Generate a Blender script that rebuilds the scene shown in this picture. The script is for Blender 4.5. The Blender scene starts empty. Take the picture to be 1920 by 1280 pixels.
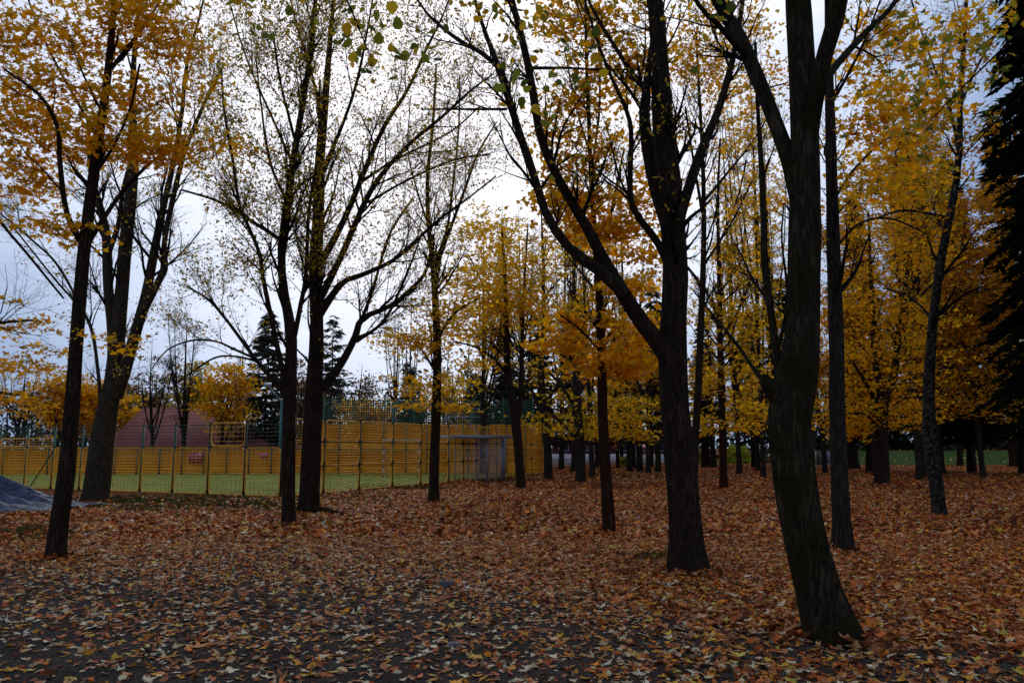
import bpy, math
import numpy as np
from math import radians as R

# ------------------------------------------------------------------ camera, sky, sun
SC = bpy.context.scene
COL = SC.collection
F, HOR, CAMZ = 1440.0, 840.0, 1.6            # focal length and horizon measured in 1920-px units
PITCH = math.atan((HOR - 640) / F)
cam_d = bpy.data.cameras.new('camera')
cam_d.sensor_width = 36.0
cam_d.lens = 36.0 * F / 1920.0
cam_d.clip_start, cam_d.clip_end = 0.05, 3000
cam = bpy.data.objects.new('camera', cam_d)
COL.objects.link(cam)
cam.location = (0, 0, CAMZ)
cam.rotation_euler = (R(90) + PITCH, 0, 0)
SC.camera = cam

SUN_EL, SUN_AZ = R(33), R(-6)                # a veiled sun ahead of the camera (azimuth from +Y towards +X)
SUNV = (math.sin(SUN_AZ) * math.cos(SUN_EL), math.cos(SUN_AZ) * math.cos(SUN_EL), math.sin(SUN_EL))
world = bpy.data.worlds.new('World')
SC.world = world
world.use_nodes = True
nt = world.node_tree
nt.nodes.clear()
def N(tree, t, **kw):
    n = tree.nodes.new(t)
    for k, v in kw.items():
        setattr(n, k, v)
    return n
def world_sky():
    L = nt.links.new
    out = N(nt, 'ShaderNodeOutputWorld')
    sky = N(nt, 'ShaderNodeTexSky', sky_type='NISHITA', sun_disc=False)
    sky.sun_elevation = SUN_EL
    sky.sun_rotation = SUN_AZ
    sky.air_density, sky.dust_density = 1.0, 1.0
    b1 = N(nt, 'ShaderNodeBackground'); b1.inputs[1].default_value = 0.10
    L(sky.outputs[0], b1.inputs[0])
    tc = N(nt, 'ShaderNodeTexCoord')
    nz = N(nt, 'ShaderNodeTexNoise'); nz.inputs['Scale'].default_value = 2.3; nz.inputs['Detail'].default_value = 7
    nz.inputs['Roughness'].default_value = 0.55
    mp = N(nt, 'ShaderNodeMapping'); mp.inputs['Scale'].default_value = (1, 1, 3.2)
    L(tc.outputs['Generated'], mp.inputs[0]); L(mp.outputs[0], nz.inputs['Vector'])
    # cloud brightness: brighter round the veiled sun
    dt = N(nt, 'ShaderNodeVectorMath', operation='DOT_PRODUCT'); dt.inputs[1].default_value = SUNV
    L(tc.outputs['Generated'], dt.inputs[0])
    mr = N(nt, 'ShaderNodeMapRange'); mr.inputs[1].default_value = 0.80; mr.inputs[2].default_value = 0.98
    mr.inputs[3].default_value = 0.0; mr.inputs[4].default_value = 1.0
    L(dt.outputs['Value'], mr.inputs[0])
    ad = N(nt, 'ShaderNodeMath', operation='MULTIPLY_ADD'); ad.inputs[1].default_value = 0.9; ad.inputs[2].default_value = -0.42
    L(nz.outputs[0], ad.inputs[0])
    sm = N(nt, 'ShaderNodeMath', operation='ADD', use_clamp=True); L(mr.outputs[0], sm.inputs[0]); L(ad.outputs[0], sm.inputs[1])
    cr = N(nt, 'ShaderNodeValToRGB')
    cr.color_ramp.elements[0].position = 0.0; cr.color_ramp.elements[0].color = (0.25, 0.35, 0.57, 1)
    cr.color_ramp.elements[1].position = 1.0; cr.color_ramp.elements[1].color = (1.06, 1.05, 1.12, 1)
    e = cr.color_ramp.elements.new(0.45); e.color = (0.60, 0.68, 0.86, 1)
    L(sm.outputs[0], cr.inputs[0])
    b2 = N(nt, 'ShaderNodeBackground'); b2.inputs[1].default_value = 1.0
    L(cr.outputs[0], b2.inputs[0])
    mx = N(nt, 'ShaderNodeMixShader')
    fr = N(nt, 'ShaderNodeMapRange'); fr.inputs[1].default_value = 0.30; fr.inputs[2].default_value = 0.55
    fr.inputs[3].default_value = 0.75; fr.inputs[4].default_value = 1.0
    L(nz.outputs[0], fr.inputs[0]); L(fr.outputs[0], mx.inputs[0])
    L(b1.outputs[0], mx.inputs[1]); L(b2.outputs[0], mx.inputs[2]); L(mx.outputs[0], out.inputs[0])
world_sky()
sun_d = bpy.data.lights.new('sun', 'SUN'); sun_d.energy = 0.6; sun_d.angle = R(25); sun_d.color = (1, 0.95, 0.88)
sun = bpy.data.objects.new('sun', sun_d); COL.objects.link(sun)
sun.rotation_euler = (R(90) - SUN_EL, 0, math.pi - SUN_AZ)   # shines from SUNV
sun.location = (0, 0, 30)
vs = SC.view_settings
vs.view_transform = 'Standard'; vs.look = 'None'; vs.gamma = 1.0; vs.use_curve_mapping = False
vs.exposure = 0.2
SC.cycles.max_bounces = 8
SC.cycles.diffuse_bounces = 5
SC.cycles.transmission_bounces = 6
SC.cycles.transparent_max_bounces = 4
SC.cycles.use_denoising = True

# ------------------------------------------------------------------ geometry of the view
cP, sP = math.cos(PITCH), math.sin(PITCH)
def ray(px, py):
    x, y, z = px - 960.0, F, 640.0 - py
    return x, y * cP - z * sP, y * sP + z * cP
def P(px, py, D):
    x, y, z = ray(px, py)
    return np.array([x / y * D, D, CAMZ + z / y * D])
def G(px, py):
    x, y, z = ray(px, py)
    D = -CAMZ * y / z
    return np.array([x / y * D, D, 0.0])
def on_line(px, A, B, py=900):
    x, y, z = ray(px, py); k = x / y
    # A + t(B-A) with X = k*Y
    t = (k * A[1] - A[0]) / ((B[0] - A[0]) - k * (B[1] - A[1]))
    return A + t * (B - A)

# ------------------------------------------------------------------ materials
MATS = {}
def new_mat(name):
    m = bpy.data.materials.new(name); m.use_nodes = True; m.node_tree.nodes.clear()
    MATS[name] = m
    return m, m.node_tree
def ramp(t, cols, const=True):
    cr = N(t, 'ShaderNodeValToRGB'); r = cr.color_ramp
    r.interpolation = 'CONSTANT' if const else 'LINEAR'
    n = len(cols)
    while len(r.elements) < n: r.elements.new(0.5)
    for i, c in enumerate(cols):
        r.elements[i].position = i / n if const else i / (n - 1)
        r.elements[i].color = (*c, 1)
    return cr
def leaf_mat(name, cols, transl=0.5, var=0.35, spec=.12):
    m, t = new_mat(name); L = t.links.new
    g = N(t, 'ShaderNodeNewGeometry')
    cr = ramp(t, cols); L(g.outputs['Random Per Island'], cr.inputs[0])
    wn = N(t, 'ShaderNodeTexWhiteNoise', noise_dimensions='1D'); L(g.outputs['Random Per Island'], wn.inputs['W'])
    mr = N(t, 'ShaderNodeMapRange'); mr.inputs[3].default_value = 1 - var; mr.inputs[4].default_value = 1 + var * 0.6
    L(wn.outputs[0], mr.inputs[0])
    mu = N(t, 'ShaderNodeVectorMath', operation='SCALE'); L(cr.outputs[0], mu.inputs[0]); L(mr.outputs[0], mu.inputs['Scale'])
    d = N(t, 'ShaderNodeBsdfPrincipled'); d.inputs['Roughness'].default_value = 0.55
    d.inputs['Specular IOR Level'].default_value = spec
    tr = N(t, 'ShaderNodeBsdfTranslucent')
    L(mu.outputs[0], d.inputs['Base Color']); L(mu.outputs[0], tr.inputs[0])
    mx = N(t, 'ShaderNodeMixShader'); mx.inputs[0].default_value = transl
    L(d.outputs[0], mx.inputs[1]); L(tr.outputs[0], mx.inputs[2])
    o = N(t, 'ShaderNodeOutputMaterial'); L(mx.outputs[0], o.inputs[0])
    return m
def bark_mat(name, c1, c2, moss=None, scale=9.0, stretch=7.0, bump=0.6, blotch=None):
    m, t = new_mat(name); L = t.links.new
    tc = N(t, 'ShaderNodeTexCoord')
    mp = N(t, 'ShaderNodeMapping'); mp.inputs['Scale'].default_value = (1, 1, 1 / stretch)
    L(tc.outputs['Object'], mp.inputs[0])
    nz = N(t, 'ShaderNodeTexNoise'); nz.inputs['Scale'].default_value = scale * 2.4; nz.inputs['Detail'].default_value = 9
    nz.inputs['Roughness'].default_value = 0.7; nz.inputs['Distortion'].default_value = 0.6
    L(mp.outputs[0], nz.inputs['Vector'])
    m2 = N(t, 'ShaderNodeMapping'); m2.inputs['Scale'].default_value = (1, 1, 3.0); L(tc.outputs['Object'], m2.inputs[0])
    fine = N(t, 'ShaderNodeTexNoise'); fine.inputs['Scale'].default_value = 24; fine.inputs['Detail'].default_value = 6; L(m2.outputs[0], fine.inputs['Vector'])
    ab = N(t, 'ShaderNodeMath', operation='SUBTRACT'); ab.inputs[1].default_value = .5; L(nz.outputs[0], ab.inputs[0])
    ac = N(t, 'ShaderNodeMath', operation='ABSOLUTE'); L(ab.outputs[0], ac.inputs[0])
    rid = N(t, 'ShaderNodeMapRange'); rid.inputs[1].default_value = 0; rid.inputs[2].default_value = .10; L(ac.outputs[0], rid.inputs[0])
    hh = N(t, 'ShaderNodeMath', operation='MULTIPLY_ADD'); hh.inputs[1].default_value = .45; L(fine.outputs[0], hh.inputs[0]); L(rid.outputs[0], hh.inputs[2])
    cr = ramp(t, [c2, c1, tuple(x * 1.6 for x in c1)], False)
    hm = N(t, 'ShaderNodeMapRange'); hm.inputs[1].default_value = .1; hm.inputs[2].default_value = 1.5; L(hh.outputs[0], hm.inputs[0]); L(hm.outputs[0], cr.inputs[0])
    col = cr.outputs[0]
    for spot, c, s_, lo, hi in (('moss', moss, 2.6, .45, .66), ('blotch', blotch, 13.0, .48, .62)):
        if c:
            n2 = N(t, 'ShaderNodeTexNoise'); n2.inputs['Scale'].default_value = s_; n2.inputs['Detail'].default_value = 6
            L(tc.outputs['Object'], n2.inputs['Vector'])
            mm = N(t, 'ShaderNodeMapRange'); mm.inputs[1].default_value = lo; mm.inputs[2].default_value = hi
            L(n2.outputs[0], mm.inputs[0])
            mx = N(t, 'ShaderNodeMix', data_type='RGBA'); L(mm.outputs[0], mx.inputs[0]); L(col, mx.inputs[6]); mx.inputs[7].default_value = (*c, 1)
            col = mx.outputs[2]
    b = N(t, 'ShaderNodeBsdfPrincipled'); b.inputs['Roughness'].default_value = 0.95; b.inputs['Specular IOR Level'].default_value = 0.04
    L(col, b.inputs['Base Color'])
    bp = N(t, 'ShaderNodeBump'); bp.inputs['Strength'].default_value = bump; bp.inputs['Distance'].default_value = 0.035
    L(hh.outputs[0], bp.inputs['Height']); L(bp.outputs[0], b.inputs['Normal'])
    o = N(t, 'ShaderNodeOutputMaterial'); L(b.outputs[0], o.inputs[0])
    return m
def flat_mat(name, c, rough=0.7, metal=0.0, var=0.25, scale=6.0, bump=0.0):
    m, t = new_mat(name); L = t.links.new
    tc = N(t, 'ShaderNodeTexCoord')
    nz = N(t, 'ShaderNodeTexNoise'); nz.inputs['Scale'].default_value = scale; nz.inputs['Detail'].default_value = 6
    L(tc.outputs['Object'], nz.inputs['Vector'])
    mr = N(t, 'ShaderNodeMapRange'); mr.inputs[1].default_value = 0.3; mr.inputs[2].default_value = 0.7
    mr.inputs[3].default_value = 1 - var; mr.inputs[4].default_value = 1 + var
    L(nz.outputs[0], mr.inputs[0])
    sc = N(t, 'ShaderNodeVectorMath', operation='SCALE'); sc.inputs[0].default_value = c; L(mr.outputs[0], sc.inputs['Scale'])
    b = N(t, 'ShaderNodeBsdfPrincipled'); b.inputs['Roughness'].default_value = rough; b.inputs['Metallic'].default_value = metal
    if rough > .84: b.inputs['Specular IOR Level'].default_value = .05
    L(sc.outputs[0], b.inputs['Base Color'])
    if bump:
        bp = N(t, 'ShaderNodeBump'); bp.inputs['Strength'].default_value = bump; bp.inputs['Distance'].default_value = 0.02
        L(nz.outputs[0], bp.inputs['Height']); L(bp.outputs[0], b.inputs['Normal'])
    o = N(t, 'ShaderNodeOutputMaterial'); L(b.outputs[0], o.inputs[0])
    return m

ORANGE = leaf_mat('orange_leaf', [(.97, .49, .010), (.92, .40, .008), (.97, .55, .012), (.72, .36, .010), (.95, .45, .008), (.52, .35, .02)], 0.66)
GOLD = leaf_mat('gold_leaf', [(.95, .52, .012), (.97, .56, .012), (.78, .44, .015), (.94, .46, .01), (.50, .36, .02)], 0.66)
OLIVE = leaf_mat('olive_leaf', [(.50, .36, .02), (.66, .40, .02), (.32, .27, .02), (.82, .45, .015), (.38, .22, .02)], 0.6)
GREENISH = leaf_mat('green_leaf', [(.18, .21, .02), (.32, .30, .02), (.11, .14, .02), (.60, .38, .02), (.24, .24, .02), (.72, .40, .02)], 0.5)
DIMORANGE = leaf_mat('dimmed_orange_leaf', [(.82, .34, .008), (.66, .25, .006), (.86, .38, .008), (.45, .18, .008), (.72, .28, .006), (.30, .17, .015)], 0.55)  # orange leaves darkened: the right side's light fall-off put into the colour
BROWNLEAF = leaf_mat('brown_leaf', [(.22, .12, .05), (.30, .16, .05), (.15, .10, .06), (.40, .20, .04)], 0.4)
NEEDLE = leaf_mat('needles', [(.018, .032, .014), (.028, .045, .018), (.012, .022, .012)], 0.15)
NEEDLEHAZE = leaf_mat('hazed_needles', [(.050, .060, .034), (.065, .070, .040), (.038, .046, .028), (.075, .06, .04)], 0.2)  # paler needles, with distance haze put into the colour
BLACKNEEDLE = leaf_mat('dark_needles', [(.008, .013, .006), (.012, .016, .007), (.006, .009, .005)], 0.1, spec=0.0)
BUSHLEAF = leaf_mat('bush_leaf', [(.38, .46, .03), (.52, .54, .04), (.60, .45, .03)], 0.4)
LITTER = leaf_mat('litter_leaf', [(.60, .145, .030), (.40, .080, .020), (.66, .19, .032), (.44, .15, .055), (.64, .32, .13), (.10, .030, .012), (.78, .24, .016), (.56, .23, .09), (.24, .050, .016), (.52, .11, .025)], 0.1, 0.5, spec=.03)
PALELEAF = leaf_mat('pale_litter_leaf', [(.72, .56, .32), (.62, .42, .20), (.54, .18, .06), (.70, .56, .34), (.76, .30, .03), (.38, .12, .05), (.60, .46, .26), (.62, .24, .07), (.58, .15, .04), (.30, .08, .03)], 0.1, 0.4, spec=.05)
YELLOWLEAF = leaf_mat('yellow_litter_leaf', [(.70, .40, .03), (.62, .46, .06), (.68, .30, .02)], 0.15, 0.3)
BARK = bark_mat('bark', (.040, .025, .015), (.006, .0045, .003))
BARKM = bark_mat('mossy_bark', (.046, .033, .018), (.007, .005, .003), moss=(.020, .019, .006))
BARKR = bark_mat('reddish_bark', (.045, .019, .011), (.014, .006, .004))
BARKG = bark_mat('grey_bark', (.040, .030, .021), (.012, .009, .007))
BARKS = bark_mat('smooth_bark', (.052, .038, .022), (.020, .014, .009), scale=5, stretch=2.5, bump=.3)
BIRCH = bark_mat('mottled_bark', (.022, .018, .014), (.006, .005, .004), scale=4.0, stretch=2, bump=.5, blotch=(.075, .066, .05))
TWIG = flat_mat('twig_bark', (.012, .009, .009), .95)
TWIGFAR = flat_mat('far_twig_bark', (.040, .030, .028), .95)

# ------------------------------------------------------------------ mesh building
class MB:
    def __init__(s): s.v = []; s.f = []; s.n = 0; s.smooth = False
    def add(s, v, f):
        v = np.asarray(v, float).reshape(-1, 3); f = np.asarray(f, np.int64)
        s.v.append(v); s.f.append(f + s.n); s.n += len(v)
    def box(s, c, size, rz=0.0, rx=0.0):
        hx, hy, hz = np.array(size) / 2
        v = np.array([[x, y, z] for x in (-hx, hx) for y in (-hy, hy) for z in (-hz, hz)], float)
        if rx: v = v @ np.array([[1, 0, 0], [0, math.cos(rx), math.sin(rx)], [0, -math.sin(rx), math.cos(rx)]])
        if rz: v = v @ np.array([[math.cos(rz), math.sin(rz), 0], [-math.sin(rz), math.cos(rz), 0], [0, 0, 1]])
        s.add(v + np.array(c), [[0, 1, 3, 2], [4, 6, 7, 5], [0, 4, 5, 1], [2, 3, 7, 6], [0, 2, 6, 4], [1, 5, 7, 3]])
    def bar(s, a, b, r, k=6):
        a, b = np.array(a, float), np.array(b, float)
        tube(s, np.array([[a, b]]), np.full((1, 2), r), k, cap=True)
    def build(s, name, mat, parent=None, loc=(0, 0, 0), smooth=False):
        loc = np.array(loc, float)
        me = bpy.data.meshes.new(name)
        v = np.concatenate(s.v) - loc if s.v else np.zeros((0, 3))
        me.vertices.add(len(v)); me.vertices.foreach_set('co', v.astype(np.float32).ravel())
        idx = np.concatenate([f.ravel() for f in s.f]); tot = np.concatenate([np.full(len(f), f.shape[1]) for f in s.f])
        me.loops.add(len(idx)); me.loops.foreach_set('vertex_index', idx.astype(np.int32))
        me.polygons.add(len(tot)); me.polygons.foreach_set('loop_start', (np.cumsum(tot) - tot).astype(np.int32))
        me.update(calc_edges=True)
        if smooth: me.polygons.foreach_set('use_smooth', np.ones(len(tot), bool))
        me.materials.append(mat)
        o = bpy.data.objects.new(name, me); COL.objects.link(o)
        if parent is not None: o.parent = parent
        else: o.location = loc
        return o
def norm(a): return a / np.maximum(np.linalg.norm(a, axis=-1, keepdims=True), 1e-9)
def tube(mb, pts, rad, k, cap=False, lump=None):
    """pts [B,n,3], rad [B,n] -> swept tubes"""
    B, n, _ = pts.shape
    T = norm(np.gradient(pts, axis=1))
    ref = np.where(np.abs(T[:, 0, 2:3]) > 0.8, np.array([[1., 0, 0]]), np.array([[0, 0, 1.]]))
    U = np.zeros_like(pts); u = norm(np.cross(T[:, 0], ref))
    for i in range(n):
        u = norm(u - (u * T[:, i]).sum(-1, keepdims=True) * T[:, i]); U[:, i] = u
    V = np.cross(T, U)
    a = np.arange(k) * 2 * math.pi / k
    rr = np.repeat(rad[:, :, None], k, 2)
    if lump is not None: rr = rr * lump(pts, a)
    ring = pts[:, :, None] + rr[..., None] * (np.cos(a)[None, None, :, None] * U[:, :, None] + np.sin(a)[None, None, :, None] * V[:, :, None])
    b, i, j = np.meshgrid(np.arange(B), np.arange(n - 1), np.arange(k), indexing='ij')
    j2 = (j + 1) % k
    q = np.stack([(b * n + i) * k + j, (b * n + i) * k + j2, (b * n + i + 1) * k + j2, (b * n + i + 1) * k + j], -1).reshape(-1, 4)
    mb.add(ring, q)
    if cap:
        base = mb.n - B * n * k
        for bb in range(B):
            mb.f.append(np.array([[base + bb * n * k + (k - 1 - j) for j in range(k)]]))
            mb.f.append(np.array([[base + (bb * n + n - 1) * k + j for j in range(k)]]))
MAPLE = []
for ang, rr_ in [(-90, .12), (-62, .50), (-40, .36), (-18, .62), (8, .95), (22, .50), (38, .72), (58, .42), (76, .72), (90, 1.15),
                 (104, .72), (122, .42), (142, .72), (158, .50), (172, .95), (198, .62), (220, .36), (242, .50)]:
    MAPLE.append((math.cos(R(ang)) * rr_, math.sin(R(ang)) * rr_ * .9))
MAPLE = np.array(MAPLE) * 0.55
MAPLE8 = np.array([(0, -.2), (.35, -.3), (.58, .12), (.22, .18), (.0, .68), (-.24, .2), (-.56, .14), (-.32, -.32)])
LIND = np.array([(0, -.42), (.32, -.34), (.46, -.02), (.30, .30), (0, .62), (-.30, .30), (-.46, -.02), (-.32, -.34)])
OVAL = np.array([(0, -.5), (.28, -.1), (.22, .3), (0, .55), (-.24, .28), (-.27, -.12)])
DIAM = np.array([(0, -.5), (.36, 0), (.05, .55), (-.34, .08)])
def leaves(mb, pos, size, shape, rng, tilt=0.6, curl=0.25, flat=False):
    """one polygon leaf at each pos, mostly lying level, tilted at random"""
    n = len(pos)
    if not n: return
    k = len(shape)
    yaw = rng.uniform(0, 2 * math.pi, n)
    nrm = norm(np.stack([rng.normal(0, tilt, n), rng.normal(0, tilt, n), np.ones(n)], -1))
    a = np.stack([np.cos(yaw), np.sin(yaw), np.zeros(n)], -1)
    a = norm(a - (a * nrm).sum(-1, keepdims=True) * nrm)
    b = np.cross(nrm, a)
    s = size * rng.uniform(0.5, 1.3, n)
    x, y = shape[:, 0], shape[:, 1]
    r2 = x * x + y * y
    cz = rng.normal(0, curl, n)[:, None] * r2[None] + rng.normal(0, curl * .6, n)[:, None] * x[None]
    asp = rng.uniform(.75, 1.1, n)[:, None]
    v = pos[:, None] + s[:, None, None] * ((x[None] * asp)[..., None] * a[:, None] + np.broadcast_to(y[None], (n, k))[..., None] * b[:, None] + cz[..., None] * nrm[:, None])
    f = (np.arange(n)[:, None] * k + np.arange(k)[None])
    mb.add(v, f)

def tag(o, label=None, cat=None, group=None, kind=None):
    if label: o['label'] = label
    if cat: o['category'] = cat
    if group: o['group'] = group
    if kind: o['kind'] = kind
    return o
def empty(name, loc, label, cat, group=None):
    o = bpy.data.objects.new(name, None); COL.objects.link(o); o.location = [float(q) for q in loc]
    o.empty_display_size = 0.3
    return tag(o, label, cat, group)

TRUNKS = []   # foot of every near tree, for the leaves banked against it
MD = 1.5      # foliage sprays per unit in the lists below
# ------------------------------------------------------------------ tree growing
def catmull(p, n):
    p = np.asarray(p, float)
    if len(p) == 2: p = np.array([p[0], (p[0] + p[1]) / 2, p[1]])
    q = np.vstack([2 * p[0] - p[1], p, 2 * p[-1] - p[-2]])
    seg = len(p) - 1; out = []
    for u in np.linspace(0, seg - 1e-6, n):
        i = int(u); t = u - i; a, b, c, d = q[i:i + 4]
        out.append(0.5 * ((2 * b) + (c - a) * t + (2 * a - 5 * b + 4 * c - d) * t * t + (3 * b - a - 3 * c + d) * t ** 3))
    return np.array(out)
NL = 22
def limb3d(D, spec, d0=0.0, d1=0.0, ext=None):
    """spec: (px, py, width px) along the limb; depth runs from D+d0 to D+d1"""
    m = len(spec); out = []
    L = np.cumsum([0] + [math.hypot(spec[i + 1][0] - spec[i][0], spec[i + 1][1] - spec[i][1]) for i in range(m - 1)]); L = L / L[-1]
    for (x, y, w), s in zip(spec, L):
        dd = D + d0 + (d1 - d0) * s
        out.append([*P(x, y, dd), w * 0.465 * dd / F])
    out = np.array(out)
    if ext is None: ext = 3.2 if spec[-1][1] < 60 else 0
    if ext:
        t = out[-1, :3] - out[-2, :3]; t = t / np.linalg.norm(t); t = norm(t + np.array([0, 0, .25]))
        r = out[-1, 3]
        out = np.vstack([out, [*(out[-1, :3] + t * ext * .5), r * .62], [*(out[-1, :3] + t * ext), r * .2]])
    c = catmull(out, NL); c[:, 3] = np.maximum(c[:, 3], 0.003)
    return c
def grow(par, cnt, rng, tr=(0.25, 1.0), ang=(25, 55), length=(1, 2), rs=0.5, rmax=0.05, rmin=0.004, up=0.1, wig=0.15, npt=7, hmin=0, bias=None, lenfac=True):
    """par [B,n,4]; cnt children spread over them -> [cnt,npt,4]"""
    B, n, _ = par.shape
    seg = np.linalg.norm(np.diff(par[:, :, :3], axis=1), axis=-1).sum(1)
    w = seg / seg.sum()
    pi = rng.choice(B, cnt, p=w)
    t = rng.uniform(tr[0], tr[1], cnt) * (n - 1.001)
    i = t.astype(int); fr = (t - i)[:, None]
    o = par[pi, i] * (1 - fr) + par[pi, i + 1] * fr
    keep = o[:, 2] > hmin; pi, i, o, t = pi[keep], i[keep], o[keep], t[keep]
    cnt = len(o)
    T = norm(par[pi, i + 1, :3] - par[pi, i, :3])
    rv = rng.normal(size=(cnt, 3))
    if bias is not None: rv = rv + np.array(bias)
    pr = norm(rv - (rv * T).sum(-1, keepdims=True) * T)
    a = np.radians(rng.uniform(ang[0], ang[1], cnt))[:, None]
    d = norm(np.cos(a) * T + np.sin(a) * pr)
    ln = rng.uniform(length[0], length[1], cnt)
    if lenfac: ln = ln * (1.15 - 0.6 * (t / (n - 1)))
    step = (ln / (npt - 1))[:, None]
    pts = np.zeros((cnt, npt, 4)); p = o[:, :3].copy()
    r0 = np.clip(o[:, 3] * rs, rmin, rmax)
    for k in range(npt):
        pts[:, k, :3] = p; pts[:, k, 3] = np.maximum(r0 * (1 - 0.85 * k / (npt - 1)), rmin * .5)
        d = norm(d + rng.normal(0, wig, (cnt, 3)) * np.array([1, 1, .8]) + np.array([0, 0, up]) / (npt - 1))
        p = p + d * step
    return pts
def bark_lump(seed, z0, flare, D):
    def f(pts, a):
        z = pts[..., 2][..., None] - z0; A = a[None, None]
        q = 1 + .022 * np.sin(13 * A + 2.1 * np.sin(z * 2.3 + seed)) + .018 * np.sin(21 * A + 3 * np.sin(z * 1.7)) + .035 * np.sin(3 * A + z * 1.3 + seed) + .03 * np.sin(5 * A - z * 2.1 + seed * 2) + .02 * np.sin(z * 5 + seed) + .02 * np.sin(9 * A + z * 3.3)
        return q + flare * np.exp(-np.maximum(z, 0) / .16) * (1 + .55 * np.sin(4 * A + seed) + .3 * np.sin(7 * A + 2 * seed))
    return f
def mass(D, px, py, rx, ry, n, rng, dz=0.0, dr=None):
    """n foliage-spray centres inside an ellipsoid"""
    c = P(px, py, D + dz); ax, az = rx * (D + dz) / F, ry * (D + dz) / F
    u = norm(rng.normal(size=(n, 3))) * (rng.uniform(0, 1, n) ** (1 / 2.2))[:, None]
    return c + u * np.array([ax, (dr or max(ax, .8)), az])
def twigs_to(nodes, tgt, rng, npt=5, r=0.006):
    d = np.linalg.norm(tgt[:, None] - nodes[None, :, :3], axis=-1) + np.maximum(nodes[None, :, 2] - tgt[:, None, 2], 0) * 1.5
    i = d.argmin(1); a = nodes[i, :3]
    mid = (a + tgt) / 2 + np.array([0, 0, -.12]) * np.linalg.norm(tgt - a, axis=-1, keepdims=True) * rng.uniform(-.5, 1.3, (len(tgt), 1)) + rng.normal(0, .05, tgt.shape)
    s = np.linspace(0, 1, npt)[None, :, None]
    pts = (1 - s) ** 2 * a[:, None] + 2 * s * (1 - s) * mid[:, None] + s ** 2 * tgt[:, None]
    ln = np.linalg.norm(tgt - a, axis=-1)
    r0 = np.clip(r * (.5 + ln * .6), .003, .02)
    rad = r0[:, None] * np.linspace(1, .3, npt)[None]
    return np.concatenate([pts, rad[..., None]], -1)
def twigs_grown(nodes, tgt, rng, chunks=7, r=0.006):
    """join sprays to the tree outwards from the nearest, so that later twigs branch off earlier ones"""
    d = np.full(len(tgt), 1e9)
    for k in range(0, len(nodes), 400): d = np.minimum(d, np.linalg.norm(tgt[:, None] - nodes[None, k:k + 400, :3], axis=-1).min(1))
    out = np.zeros((len(tgt), 5, 4)); order = np.argsort(d)
    for part in np.array_split(order, chunks):
        if len(part):
            out[part] = twigs_to(nodes, tgt[part], rng, r=r)
            nodes = np.vstack([nodes, out[part, 1:].reshape(-1, 4)])
    return out

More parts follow.
